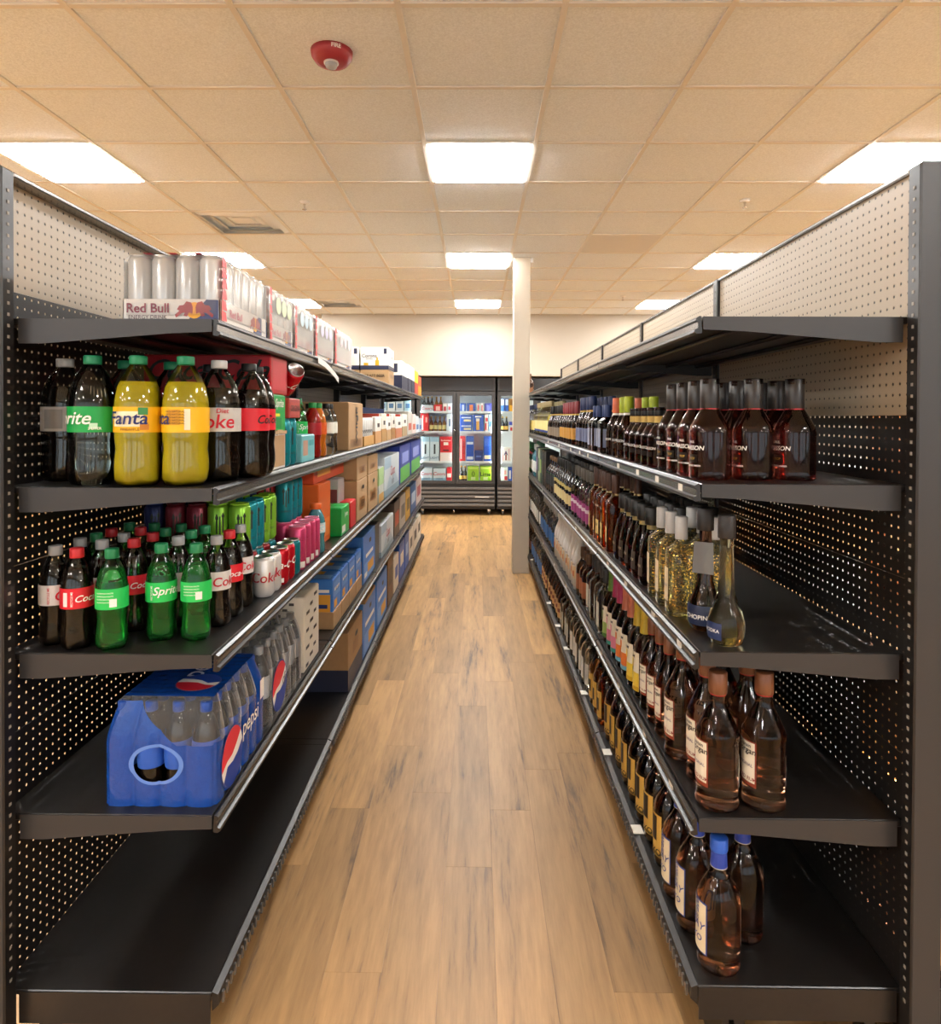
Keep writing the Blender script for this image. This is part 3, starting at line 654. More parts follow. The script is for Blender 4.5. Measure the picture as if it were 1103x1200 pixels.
def energy_pack(y0, y1, label, canrow, tint, film_top='d8403c'):
    d = y1-y0-.004; w = .232; h = .162; nx = 4; ny = max(3, round(d/.058)); g = GL_L
    t = thing('energy_drink_tray', label, 'drink pack', (g['lip']-w/2-.008, (y0+y1)/2, g['hs'][0]+.0008), 0, 'wrapped energy drink trays on the top left shelf')
    px, py = w/nx, d/ny; base = KN[canrow]
    sl = KN['silver']['proto']
    for i in range(nx):
        for j in range(ny):
            if 0 < i < nx-1 and 0 < j < ny-1: continue            # only the outer cans show
            c = obj('can', sl[0][1], t, (-w/2+px*(i+.5), -d/2+py*(j+.5), .003)); obj('lid', sl[1][1], c)
    tr = MB(); th = .054; e = .001
    for a in ((-w/2, w/2, -d/2, -d/2+.002), (-w/2, w/2, d/2-.002, d/2), (-w/2, -w/2+.002, -d/2, d/2), (w/2-.002, w/2, -d/2, d/2)): tr.box(*a, .001, th, C('e0dad2'))
    tr.box(-w/2, w/2, -d/2, d/2, 0, .002, C('e0dad2'))
    tp = obj('tray', tr.mesh('tray'), t); dims = (w, d, th)
    mb = MB()
    face_text(mb, 'cam', dims, .26, .60, .42, 'Red Bull', C('8c1f3c'), .002, 0, .02); face_text(mb, 'cam', dims, .26, .20, .17, 'ENERGY DRINK', C('5a4450'), .002, 0, 0)
    emblem(mb, 'cam', dims, .74, .50, .115)
    face_text(mb, 'east', dims, .30, .55, .36, 'Red Bull', C('c8506a'), .002, 0, .02); emblem(mb, 'east', dims, .72, .5, .11)
    obj('lettering', mb.mesh('lettering'), tp)
    fl = obj('shrink_film', MB().box(-w/2-.0035, w/2+.0035, -d/2-.003, d/2+.003, .003, h, M_FILM if tint is None else M_FILM_GLARE, .014).mesh('shrink_film'), t)
    mb = MB(); D3 = (w+.008, d+.007, h)
    for k in range(6): 
        v0 = .02+.16*k; face_poly(mb, 'east', D3, [(.015, v0), (.10+.02*random.random(), v0+.01), (.085, v0+.14), (.01+.02*random.random(), v0+.155)], C('d83a3a'), .001)
    for k in range(3): face_rect(mb, 'top', D3, .22+.25*k, .30+.25*k, .0, .12, C('d0405c'), .001)
    if tint: 
        for k in range(3): face_disc(mb, 'east', D3, .35+.22*k, .70, .16, C(tint), .001)
    obj('film_print', mb.mesh('film_print'), fl)
eds = [(1.577, 1.93, 'nearest wrapped energy drink tray of silver cans with red seam', None), (1.945, 2.205, 'second wrapped energy drink tray with pale green dots', 'cfe0b8'), (2.22, 2.485, 'third wrapped energy drink tray with pale blue dots', 'c4dce8'),
       (2.50, 2.83, 'fourth wrapped energy drink tray with lilac dots', 'd4d0e8'), (2.845, 3.25, 'farthest wrapped energy drink tray before the beer boxes', 'e8d0d4')]
for a in eds: energy_pack(a[0], a[1], a[2], 'silver', a[3])
CW, CN, CY_, CB = C('efe9dc'), C('2a2d45'), C('e0a020'), C('1b4fa8')
def corona(y0, y1, w, label, inset, hgt=.155):
    box('L', 0, y0, y1, w, .105, label+', kraft carton underneath', dz=0, inset=inset, body=M_KRAFT, texts=[('east', .5, .6, .2, 'CRAFT BEER', K_, 0, 0), ('cam', .5, .6, .18, 'CRAFT BEER', K_, 0, 0)], lid=False)
    box('L', 0, y0, y1, w, hgt, label+', white box on top', dz=.107, inset=inset, body=CW, rects=[('cam', 0, 1, 0, .18, CN), ('east', 0, 1, 0, .18, CN), ('cam', .82, .93, .7, .95, CN), ('cam', .52, .66, .18, .42, CY_), ('cam', .56, .62, .42, .55, CY_), ('cam', .12, .28, .18, .3, CY_)],
        texts=[('cam', .32, .62, .16, 'Corona', CN, .1, 0), ('cam', .32, .47, .07, 'EXTRA', CN, 0, 0), ('east', .5, .6, .16, 'Corona', CN, .1, 0)])
corona(4.66, 4.95, .20, 'pale beer pack at the lip of the top left shelf', .012); corona(4.66, 4.95, .20, 'pale beer pack behind the lip one, top left shelf', .222)
for y0, y1, hh, col, lo, lab in ((5.5, 5.95, .24, 'efe9dc', '2a2d45', 'white and navy beer box, first of three on the top left shelf'), (6.0, 6.3, .25, 'efe9dc', '2a2d45', 'white and navy beer box, second of three on the top left shelf'), (6.35, 6.6, .25, 'efe9dc', '2a2d45', 'white and navy beer box, third of three on the top left shelf'),
      (6.64, 7.0, .24, 'f0c81e', 'b8362a', 'bright yellow beverage box near the end of the top left shelf'), (7.02, 7.4, .21, 'd8502a', 'e8a01e', 'orange red box at the far end of the top left shelf')):
    box('L', 0, y0, y1, .26, hh, lab, body=C(col), rects=[('cam', 0, 1, 0, .5, C(lo)), ('east', 0, 1, 0, .5, C(lo)), ('cam', .6, .85, .6, .9, C(lo))])
o = obj('torn_label_strip', None)
bpy.data.objects.remove(o)
mb = MB(); pts = [(-.588, 2.46, 1.690), (-.586, 2.56, 1.682), (-.584, 2.64, 1.668), (-.582, 2.72, 1.652), (-.583, 2.80, 1.632)]
vs = []
for (x, y, z) in pts: vs += [(x, y, z+.011), (x, y, z-.011), (x+.0012, y, z+.011), (x+.0012, y, z-.011)]
fs = []
for k in range(4):
    a = 4*k; fs += [(a, a+1, a+5, a+4), (a+2, a+6, a+7, a+3), (a, a+4, a+6, a+2), (a+1, a+3, a+7, a+5)]
mb.add(vs, fs, W_); tag(obj('torn_label_strip', mb.mesh('torn_label_strip')), 'torn white label strip hanging from the top left shelf edge', 'label strip')

# ------------------------------------------------------------------ left, second shelf
def soda(key, q, px, Y, label, rz=0): put(key, 'L', q, x_at(px, Y), Y, label, rz)
two_spots = []
for key, px, Y, lab, rz in (('sprite2', 109, 1.585, 'clear two-litre lemon soda with green label, leftmost of the front row', .0), ('dietb2', 71, 1.675, 'dark cola bottle with grey recycling label, leftmost two-litre bottle', .1), 
      ('fanta2', 161, 1.585, 'yellow two-litre pineapple soda with its logo facing out', .0), ('fanta2b', 214, 1.595, 'yellow two-litre pineapple soda turned to its ingredients panel', 0),
      ('diet2', 257, 1.71, 'two-litre diet cola with large red lettering on silver label', .0), ('zero2', 288, 1.80, 'nearer two-litre zero cola with red label and black cap', 0), ('zero2', 300, 1.915, 'farther two-litre zero cola half hidden by its twin', 0),
      ('sprite2', 148, 1.73, 'clear two-litre lemon soda behind the yellow logo bottle', 0), ('sprite2', 196, 1.76, 'clear two-litre lemon soda behind the ingredients-side yellow bottle', 0), ('zero2', 237, 1.83, 'black-capped two-litre cola behind the diet cola bottle', 0)):
    x = max(x_at(px, Y), GL_L['back']+.018)
    for _ in range(60):
        for (ax_, ay_) in two_spots:
            d = math.hypot(x-ax_, Y-ay_)
            if d < .1098: k = (.1100-d)/max(d, .001); x += (x-ax_)*k; Y += (Y-ay_)*k
        x = max(x, GL_L['back']+.018)
    two_spots.append((x, Y)); put(key, 'L', 1, x, Y, lab, rz)
RED, GRN = C('b5121f', .35), C('13a447', .35)
z2 = GL_L['hs'][1]
t = box('L', 1, 1.985, 2.14, .13, .115, 'grey and white torn-open drink carton on the second left shelf', body=C('d8d4cc'), rects=[('cam', 0, 1, .82, .95, C('c82030')), ('east', .06, .94, .08, .92, M_KRAFT), ('cam', 0, 1, 0, .12, C('8a8884'))], texts=[('cam', .55, .22, .18, 'no.', W_, 0, 0)], lid=False)
mb = MB(); 
for k in range(7): mb.box(.066, .072, -.07+.02*k, -.052+.02*k, .108+.004*random.random(), .118+.006*random.random(), M_KRAFTIN)
obj('torn_edge', mb.mesh('torn_edge'), t)
box('L', 1, 1.985, 2.14, .13, .115, 'green lemon soda carton between the torn carton and red cola carton', dz=.1165, body=GRN, rects=[('east', .25, .6, .42, .5, C('d8d820')), ('east', .2, .7, .1, .38, C('0f8a3c'))], texts=[('east', .5, .75, .3, 'Sprite', W_, .3, 0), ('cam', .5, .7, .3, 'Sprite', W_, .3, 0)])
box('L', 1, 1.985, 2.16, .385, .115, 'long red cola carton behind the two-litre bottles under the top shelf', dz=.2335, body=RED, rects=[('east', .1, .9, .12, .88, C('c8404a'))], texts=[('cam', .52, .62, .62, 'Coca-Cola', K_, .4, 0)])
# support behind: more cartons beneath the long red one
box('L', 1, 1.985, 2.16, .235, .231, 'plain red cola carton standing hidden behind the yellow soda bottles', inset=.16, body=RED, texts=[('cam', .5, .6, .2, 'Coca-Cola', W_, .4, 0)])
row('L', 1, 'mteal', [2.20, 2.27], (0, .068), jit=.001)
box('L', 1, 2.165, 2.305, .13, .065, 'small red cardboard tray on top of teal cans', dz=.160, body=C('a83a34'), rects=[('east', .1, .9, .15, .8, C('b84a40'))], texts=[('east', .5, .5, .3, 'ORIGINAL', K_, 0, 0)], lid=False, inset=.008)
KN['c12cola']['proto'] and put('c12cola', 'L', 1, -.668, 2.29, 'red cola can lying tilted on the small red tray', 0, .2265+.0285, rot=(0, math.radians(57), math.radians(-50)))
box('L', 1, 2.33, 2.52, .12, .098, 'pale teal drink carton on the second left shelf', body=C('6fb4b8'), rects=[('east', .1, .45, .25, .8, C('b8907a')), ('east', .55, .9, .6, .8, C('4a9aa0'))], inset=.01)
two = KN['sprite2']; put('sprite20', 'L', 1, -.690, 2.562, 'green lemon soda bottle behind the pale teal carton', .2, 0); 
put('spriteb20', 'L', 1, -.83, 2.58, 'green lemon soda bottle deeper on shelf behind teal carton')
row('L', 1, 'redpop', [2.64], (0, .075)); row('L', 1, 'orangepop', [2.725], (0, .075)); row('L', 1, 'tonic', [2.86, 2.95], (0, .075))
kt = [('cam', .5, .7, .16, 'ESTATE', K_, 0, 0), ('east', .5, .86, .1, 'EIVY', K_, 0, 0), ('east', .5, .5, .22, 'WINE', K_, 0, 1), ('east', .5, .12, .12, 'PRODUCT', C('6a4a2a'), 0, 0)]
box('L', 1, 3.2, 3.6, .34, .235, 'tall printed brown carton on the second left shelf', body=M_KRAFT, texts=kt, discs=[('east', .6, .66, .07, K_)], rects=[('east', .1, .9, .05, .22, C('8a6238')), ('cam', .2, .8, .3, .32, C('6a4a2a'))])
def can_tray(y0, y1, q, key, label, col='c09050', th=.055, w=.2, dz=0):
    d = y1-y0-.004; k = KN[key]; nx = max(2, int(w/(2*k['R']))); ny = max(2, int(d/(2*k['R'])))
    g = GL_L; t = thing('can_tray', label, 'drink pack', (g['lip']-w/2-.012, (y0+y1)/2, g['hs'][q]+.0008+dz), 0, 'open trays of cans on the left shelves')
    tr = MB(); m = C(col, .7)
    for a in ((-w/2, w/2, -d/2, -d/2+.002), (-w/2, w/2, d/2-.002, d/2), (-w/2, -w/2+.002, -d/2, d/2), (w/2-.002, w/2, -d/2, d/2)): tr.box(*a, .001, th, m)
    tr.box(-w/2, w/2, -d/2, d/2, 0, .002, m); obj('tray', tr.mesh('tray'), t)
    for i in range(nx):
        for j in range(ny):
            c = obj('can', k['proto'][0][1], t, (-w/2+w/nx*(i+.5), -d/2+d/ny*(j+.5), .003)); obj('lid', k['proto'][1][1], c)
            for sn, sm in k['proto'][0][2]: obj(sn, sm, c)
can_tray(3.64, 4.0, 1, 'cwhite', 'open kraft tray of white lettered cans beside the brown carton')
for n, (y0, y1, c1, c2, lab) in enumerate(((4.05, 4.3, 'e8e2d8', 'c8925a', 'white and tan small pack'), (4.33, 4.55, 'e8e0d0', 'b88a50', 'white and caramel small pack'), (4.58, 4.8, 'efe8e0', 'c8a070', 'cream and tan small pack'),
      (4.84, 5.05, 'e4ddd0', 'a8763c', 'white and brown small pack'), (5.1, 5.5, 'eeeae4', 'c87a50', 'white and copper pack'), (5.55, 5.9, 'f0ece4', 'b09468', 'white and khaki pack'))):
    box('L', 1, y0, y1, .2, .165+.02*(n % 2), lab+', %s after the can tray on the second left shelf' % ORD[n], body=C(c1), rects=[('cam', 0, 1, 0, .45, C(c2)), ('east', 0, 1, 0, .45, C(c2)), ('cam', .3, .7, .6, .75, C('403830')), ('east', .3, .7, .6, .75, C('403830')), ('cam', .1, .9, .9, 1, C('c84a3a'))])
box('L', 1, 5.0, 6.2, .14, .235, 'long dark blue tray behind the small packs on the second left shelf', inset=.26, body=C('1c3a78'))
for n, (y0, y1, c1, lab) in enumerate(((6.0, 6.35, 'c8c4ba', 'rounded grey multipack'), (6.4, 6.75, 'e8d4cc', 'pale pink multipack'), (6.8, 7.1, 'd8e0e4', 'pale blue multipack'), (7.15, 7.5, 'b8c4d0', 'steel blue multipack'))):
    box('L', 1, y0, y1, .22, .21-.02*n, lab+' toward the far end of the second left shelf', body=C(c1), rects=[('east', .1, .9, .2, .5, C('c05a3a' if n < 2 else '3a6aa8')), ('cam', .1, .9, .2, .5, C('c05a3a' if n < 2 else '3a6aa8'))])

# ------------------------------------------------------------------ left, third shelf: single-serve sodas, cans, cartons
S3 = [('diet20', 51, 1.60, 'front', .0), ('coke20', 88, 1.575, 'front', 0), ('spriteb20', 131, 1.570, 'front', 0), ('sprite20', 189, 1.635, 'front', -.25), ('spriteb20', 230, 1.64, 'front', 0), ('coke20', 157, 1.70, 'second', -.2),
      ('diet20', 254, 1.745, 'aisle', -.4), ('coke20', 269, 1.83, 'aisle', -.5), ('diet20', 282, 1.925, 'aisle', -.4),
      ('diet20', 79, 1.70, 'b', 0), ('sprite20', 102, 1.772, 'b', 0), ('diet20', 116, 1.695, 'b', 0), ('coke20', 124, 1.84, 'b', 0), ('sprite20', 143, 1.945, 'b', 0), ('diet20', 139, 1.775, 'b', 0), ('coke20', 157, 1.865, 'b', 0), ('coke20', 174, 1.785, 'b', 0),
      ('sprite20', 176, 1.94, 'b', 0), ('sprite20', 191, 1.845, 'b', 0), ('sprite20', 209, 1.92, 'b', 0), ('diet20', 209, 1.735, 'b', 0), ('sprite20', 224, 1.83, 'b', 0), ('sprite20', 240, 1.905, 'b', 0)]
spots = []
s3lab = ['small diet cola bottle at the left end of the front row', 'small cola bottle with red label, second in the front row', 'small green bottle with white recycling print, nearest the shelf corner', 'small green soda bottle showing large white logo letters', 'small green soda bottle turned to its ingredients, right of the logo one',
         'small cola bottle with red label between the green front bottles', 'small diet cola bottle first along the lip row', 'small cola bottle with red label second along the lip row', 'small diet cola bottle third along the lip row before the cans']
capn = {'spriteb20': 'green', 'diet20': 'grey', 'coke20': 'red', 'sprite20': 'green'}
bn = {}
for n, (key, px, Y, pos, rz) in enumerate(S3):
    x = x_at(px, Y); 
    for _ in range(40):                       # settle so that neighbours only touch
        for (ax_, ay_) in spots:
            d = math.hypot(x-ax_, Y-ay_)
            if d < .0735: k = (.0738-d)/max(d, .001); x += (x-ax_)*k; Y += (Y-ay_)*k
        x = max(x, GL_L['back']+.04)
    spots.append((x, Y))
    if n < 9: lab = s3lab[n]
    else:
        bn[key] = bn.get(key, -1)+1; lab = '%s-capped small soda bottle behind the front row, %s of its colour from left' % (capn[key], ORD[bn[key]])
    put(key, 'L', 2, x, Y, lab, rz)
row('L', 2, 'c12diet', [2.03, 2.10], x0=-.652, jit=0, rz=-.3); row('L', 2, 'c12cola', [2.175, 2.245], x0=-.648, jit=0, rz=-.3)
# block of cans two layers high
up = ['mblue', 'mgreen', 'mred', 'mgreen', 'mteal']
cnt = {}
for r_ in range(5):
    for c_ in range(5):
        x, y = -.735-.0665*c_, 2.055+.0668*r_
        lowk = 'c12red' if (r_+c_) % 2 else 'c12teal'
        cnt[lowk] = cnt.get(lowk, -1)+1
        put(lowk, 'L', 2, x, y, '%s under tall cans, %s row from front, %s from aisle' % (KN[lowk]['desc'], ORD[r_], ORD[c_]), 0)
        key = [['mgreen', 'mgreen', 'mred', 'mred', 'mblue'], ['mteal', 'mgreen', 'mgreen', 'mblue', 'mblue'], ['mteal', 'mteal', 'mgreen', 'mgreen', 'mblue'], ['mgreen', 'mgreen', 'mteal', 'mgreen', 'mgreen'], ['mgreen', 'mblue', 'mgreen', 'mteal', 'mblue']][r_][c_]
        put(key, 'L', 2, x, y, '%s, upper layer, %s row from front, %s from aisle' % (KN[key]['desc'], ORD[r_], ORD[c_]), 0, .1232)
for c_, key in enumerate(('mteal', 'mcoral', 'mpurple')):
    for r_ in range(3):
        x, y = -.715-.068*c_ -.002, 2.47+.068*r_
        for lv in (0, 1):
            k2 = key if lv else ('mpink' if c_ == 0 else key)
            put(k2, 'L', 2, x, y, '%s in the %s layer of the double stack, %s from front' % (KN[k2]['desc'], ('lower', 'upper')[lv], ORD[r_]), 0, .1588*lv)
row('L', 2, 'mpink', [2.385, 2.455, 2.525, 2.595], x0=-.645, jit=0, rz=-.2)
row('L', 2, 'c12teal', [2.315], x0=-.648, jit=0)
put('gator', 'L', 2, -.648, 2.675, 'light blue sports drink bottle with orange cap beside pink cans', -.1)
OR = C('d8601c', .5)
box('L', 2, 2.77, 3.0, .26, .262, 'large orange soda carton standing behind the sports drink bottle', inset=.055, body=OR, rects=[('cam', .55, .6, .1, .9, C('8a3010')), ('east', .1, .9, .1, .4, C('e8803a'))])
box('L', 2, 2.77, 3.40, .25, .085, 'orange soda carton lying on top under the second left shelf', dz=.2645, inset=.075, body=C('c8461c', .5), rects=[('east', .1, .5, .3, .7, C('e8a03a')), ('cam', .2, .8, .5, .6, C('e89a3a'))])
box('L', 2, 3.03, 3.22, .15, .13, 'bright green soda carton at the lip of the third left shelf', body=GRN, rects=[('east', .1, .5, .1, .35, W_)], texts=[('cam', .3, .3, .25, 'oo', W_, 0, 0), ('east', .5, .7, .22, 'Sprite', W_, .3, 0)])
box('L', 2, 3.25, 3.40, .12, .2625, 'red cola carton behind the bright green carton', inset=.14, body=C('b8252c', .5), rects=[('cam', .1, .9, .6, .8, C('d8606a'))], texts=[('cam', .5, .7, .12, 'Coca-Cola', W_, .4, 0)])
box('L', 2, 3.25, 3.40, .062, .24, 'narrow grey soda carton right of the red cola carton', inset=.072, body=C('b8b0ac'), rects=[('cam', .1, .9, .5, .8, C('8a4040'))])
box('L', 2, 3.25, 3.40, .055, .13, 'small red carton beside the narrow grey carton', inset=.012, body=C('c8252c'), rects=[('cam', .1, .9, .5, .8, C('e08a8a'))])
def kraft(y0, y1, q, h, label, w=.34, dz=0, txt=None, rot=0, hole=True, inset=.012):
    return box('L', q, y0, y1, w, h, label, dz=dz, inset=inset, body=M_KRAFT, rects=[('east', .2, .8, .25, .55, C('8f6030')), ('cam', .06, .94, .04, .07, C('8f6030'))], discs=[('cam', .12, .75, .10, C('6a3018'))],
               texts=[('cam', .6, .7, .16, txt or 'LAGER', K_, 0, rot), ('east', .5, .4, .16, 'BEER', C('3a2412'), 0, 0)], hole=('east', .5, .8, .03, .022) if hole else None)
kraft(3.43, 3.75, 2, .215, 'brown beer carton with hand hole, nearest on the third left shelf'); kraft(3.79, 4.15, 2, .215, 'brown beer carton with hand hole, second on the third left shelf')
kraft(3.43, 3.75, 2, .125, 'brown carton with upside-down lettering on the nearest beer carton', dz=.2180, txt='Modelo', rot=2, hole=False); kraft(3.79, 4.15, 2, .105, 'brown carton on top of the second beer carton', dz=.2180, txt='Modelo', hole=False)
box('L', 2, 4.2, 4.42, .2, .22, 'grey and lime small carton beside the silver beer carton', body=C('c8ccc4'), rects=[('east', 0, 1, .5, 1, C('a8c88a')), ('cam', 0, 1, .5, 1, C('a8c88a')), ('east', 0, 1, 0, .25, C('c89a50'))])
def coors(y0, y1, q, h, label, w=.26, side_='L', **k):
    return box(side_, q, y0, y1, w, h, label, body=C('c9d0d4'), rects=[('cam', 0, 1, .0, .18, C('8fa6b4')), ('east', 0, 1, 0, .18, C('8fa6b4')), ('east', 0, .4, .7, 1, C('9fb8c8'))], polys=[('east', [(.1, .2), (.3, .5), (.45, .35), (.6, .6), (.9, .2)], C('aebfca')), ('cam', [(.1, .2), (.3, .5), (.45, .35), (.6, .6), (.9, .2)], C('aebfca'))],
               texts=[('east', .5, .6, .26, 'Coors', C('b01c2c'), .25, 0), ('east', .5, .3, .12, 'LIGHT', C('4a5058'), 0, 0), ('cam', .5, .6, .26, 'Coors', C('b01c2c'), .25, 0), ('cam', .5, .3, .12, 'LIGHT', C('4a5058'), 0, 0)], **k)
coors(4.46, 5.3, 2, .27, 'large silver beer carton with red script on the third left shelf')
for n, (y0, y1) in enumerate(((5.35, 6.2), (6.25, 7.3))):
    box('L', 2, y0, y1, .3, .31, '%s blue and green beer carton at the far part of the third left shelf' % ('nearer', 'farther')[n], body=C('2c3f9a'), rects=[('east', .05, .95, .02, .42, C('5fb04a')), ('east', .2, .8, .5, .8, C('8f98d8')), ('cam', .05, .95, .02, .42, C('5fb04a'))])

# ------------------------------------------------------------------ left, fourth shelf: wrapped cola packs and cartons
BLUE = mat_noise('film_blue', (.007, .06, .32), .12, 45, .16, .5, .006)
def pepsi_logo(mb, f, dims, u, v, r, off, tilt=.25):
    W, H = face_dim(f, *dims)
    def P(x, y): c, s_ = math.cos(tilt), math.sin(tilt); return (u+(x*c-y*s_)*r*H/W, v+(x*s_+y*c)*r)
    n = 28; ring = [(math.cos(2*PI*i/n), math.sin(2*PI*i/n)) for i in range(n)]
    face_poly(mb, f, dims, [P(x*1.06, y*1.06) for x, y in ring], C('24408f'), off); face_poly(mb, f, dims, [P(x, y) for x, y in ring], W_, off+.0004)
    top = [(math.cos(a), math.sin(a)) for a in lin(.42, PI-.02, 14)]; bot = [(math.cos(a), math.sin(a)) for a in lin(PI+.42, 2*PI-.02, 14)]
    face_poly(mb, f, dims, [P(x, y) for x, y in top]+[P(-.5, .12), P(0, .06), P(.5, .2)], C('d8283a'), off+.0008)
    face_poly(mb, f, dims, [P(x, y) for x, y in bot]+[P(.5, -.2), P(0, -.22), P(-.5, -.08)], C('1d3f98'), off+.0008)
pb = bottle('soda20', .0325, .236, SH_SODA, (C('20489a'), .905, 1.10), [(.36, .64, -180, 180, C('2a5ab8'))], (), seg=16, fill=.80, liq=LIQ['cola'])
pd = bottle('soda20', .0325, .236, SH_SODA, (C('8a8c8e'), .905, 1.10), [(.36, .64, -180, 180, C('b4b6ba'))], (), seg=16, fill=.80, liq=LIQ['cola'])
def cola_pack(y0, y1, bt, filmf, label, nx=4, x1=-.615, blue=True, hole=True):
    d = y1-y0-.004; p = .0665; w = nx*p; ny = round(d/p); py = d/ny; h = .242
    t = thing('cola_multipack', label, 'drink pack', (x1-w/2, (y0+y1)/2, GL_L['hs'][3]+.0008), 0, 'shrink-wrapped cola packs on the fourth left shelf')
    for i in range(nx):
        for j in range(ny):
            q = obj('bottle', bt[0][1], t, (-w/2+p*(i+.5), -d/2+py*(j+.5), .003))
            for pn, me, _ in bt[1:]: obj(pn, me, q)
    mb = MB()
    def ins(z): return 0 if z < .15 else .024*((z-.15)/(h-.15))**1.4
    faces = [('cam', w, nx), ('east', d, ny), ('back', w, nx), ('west', d, ny)]
    ST, NA, NB = 16, 24, 10
    for f, L, nb in faces:
        N = nb*ST; P = []
        for i in range(N+1):
            u = i/N; sc = .0065*(1-abs(math.sin(PI*u*nb))**.6) if 0 < i < N else .010
            zb = min(filmf(f, u), h)
            for j in range(NA+NB+1):
                z = zb*j/NA if j <= NA else zb+(h-zb)*(j-NA)/NB
                e = ins(z)+sc-.003; k = 1-2*(ins(z)+.007)/L; a = (u-.5)*L*k
                P.append((u, z, {'cam': (a, -d/2+e, z), 'east': (w/2-e, a, z), 'back': (-a, d/2-e, z), 'west': (-w/2+e, -a, z)}[f]))
        M_ = NA+NB+1; low = MB.__new__(MB)
        keepA, keepB = [], []
        for i in range(N):
            for j in range(M_-1):
                q = (i*M_+j, (i+1)*M_+j, (i+1)*M_+j+1, i*M_+j+1)
                if P[q[2]][1]-P[q[1]][1] < 1e-6 and P[q[3]][1]-P[q[0]][1] < 1e-6: continue
                u = (P[q[0]][0]+P[q[1]][0])/2; z = (P[q[0]][1]+P[q[2]][1])/2
                if hole and f == 'cam' and ((u-.47)/.235)**2+((z-.100)/.044)**2 < 1: continue
                (keepA if j < NA else keepB).append(q)
        vs = [p_[2] for p_ in P]
        if keepA: mb.add(vs, keepA, BLUE if blue else M_FILM, True)
        if keepB: mb.add(vs, keepB, M_FILM, True)
    if hole:
        vs = []; n = 48
        for r_ in (.93, 1.10):
            for i in range(n):
                a = 2*PI*i/n; u = .47+.235*r_*math.cos(a); z = .100+.044*r_*math.sin(a)
                sc = .0065*(1-abs(math.sin(PI*u*nx))**.6); vs.append(((u-.5)*w*(1-.014/w), -d/2+sc-.0042, z))
        mb.add(vs, [(i, (i+1) % n, n+(i+1) % n, n+i) for i in range(n)], C('5f86d0', .25), True)
    e = ins(h)-.001
    nyy = 24
    for j in range(nyy):
        v0, v1 = j/nyy, (j+1)/nyy; m = BLUE if blue and (v0+v1)/2 > .10 else M_FILM
        mb.add([(-w/2+e, -d/2+e+(d-2*e)*v0, h+.0007*(j % 2)), (w/2-e, -d/2+e+(d-2*e)*v0, h+.0007*(j % 2)), (w/2-e, -d/2+e+(d-2*e)*v1, h+.0007*((j+1) % 2)), (-w/2+e, -d/2+e+(d-2*e)*v1, h+.0007*((j+1) % 2))], [(0, 1, 2, 3)], m)
    fl = obj('shrink_film', mb.mesh('shrink_film'), t)
    return t, fl, (w, d, h)
def f_blue(f, u):                      # height up to which the wrap is printed blue
    if f == 'cam': return .25 if u < .22 else .25-.105*min(1, (u-.22)/.45)**.8
    if f == 'east': return .25 if u > .82 else .150-.02*math.sin(u/.82*PI)
    return .25
t, fl, dm = cola_pack(1.555, 1.925, pb, f_blue, 'blue shrink-wrapped cola bottle pack at the near end of the fourth left shelf')
mb = MB(); pepsi_logo(mb, 'east', dm, .27, .30, .29, .004, .2); face_text(mb, 'east', dm, .64, .40, .22, 'pepsi', W_, .005, .1, .005); face_rect(mb, 'east', dm, .86, .95, .5, .72, W_, .004)
pepsi_logo(mb, 'topside', dm, .35, .35, .2, .0025, 1.2); face_text(mb, 'topside', dm, .68, .45, .28, 'pepsi', C('d0d8f0'), .003, .1, .005); face_rect(mb, 'top', dm, .35, .5, .90, .99, C('aab4d0'), .0025)
obj('film_print', mb.mesh('film_print'), fl)
def f_clear(f, u): return .12
t, fl, dm = cola_pack(1.935, 2.345, pd, f_clear, 'clear-wrapped diet cola bottle pack behind the blue pack', blue=False, hole=False)
mb = MB(); pepsi_logo(mb, 'east', dm, .30, .36, .30, .004, .2); face_text(mb, 'east', dm, .62, .36, .2, 'diet pepsi', C('4a4c55'), .005, .1, .005); obj('film_print', mb.mesh('film_print'), fl)
DB = C('e4ddcc'); rd = [('east', .1+.25*(k % 3), .27+.25*(k % 3)+.04*(k % 2), .04+.078*(k//1), .085+.078*k, K_) for k in range(12)]+[('cam', .15+.2*(k % 3), .3+.2*(k % 3), .04+.078*k, .075+.078*k, C('4a4640')) for k in range(12)]+[('top', .2+.2*(k % 2), .4+.2*(k % 2), .1+.2*k, .16+.2*k, K_) for k in range(4)]
box('L', 3, 2.375, 2.60, .12, .272, 'white carton covered in black doodle print beside the diet cola pack', body=DB, rects=rd)
box('L', 3, 2.62, 2.84, .22, .24, 'dark purple carton deep on the fourth left shelf', inset=.12, body=C('2c2440'), rects=[('east', .2, .8, .2, .8, C('4a3c68')), ('cam', .2, .8, .3, .7, C('4a3c68'))])
BB, YB_ = C('3f7fd0'), C('e0a038')
for n, y in enumerate((2.87, 3.05, 3.23, 3.41)):
    box('L', 3, y, y+.17, .155, .215, 'blue and yellow snack-size beer carton in kraft tray, %s of four' % ORD[n], body=BB, tray=.075, inset=.016, rects=[('cam', .45, .93, .05, .70, YB_), ('cam', .5, .9, .74, .80, W_), ('east', .12, .88, .62, .92, C('5f98dc')), ('east', .2, .8, .74, .80, W_), ('east', .15, .5, .40, .56, YB_), ('top', .1, .9, .1, .5, C('8ab8ec')), ('top', .1, .6, .55, .9, YB_), ('cam', .55, .85, .42, .5, C('2a3a78'))], texts=[('east', .5, .77, .07, 'BELGIAN', C('1c3a78'), 0, 0)])
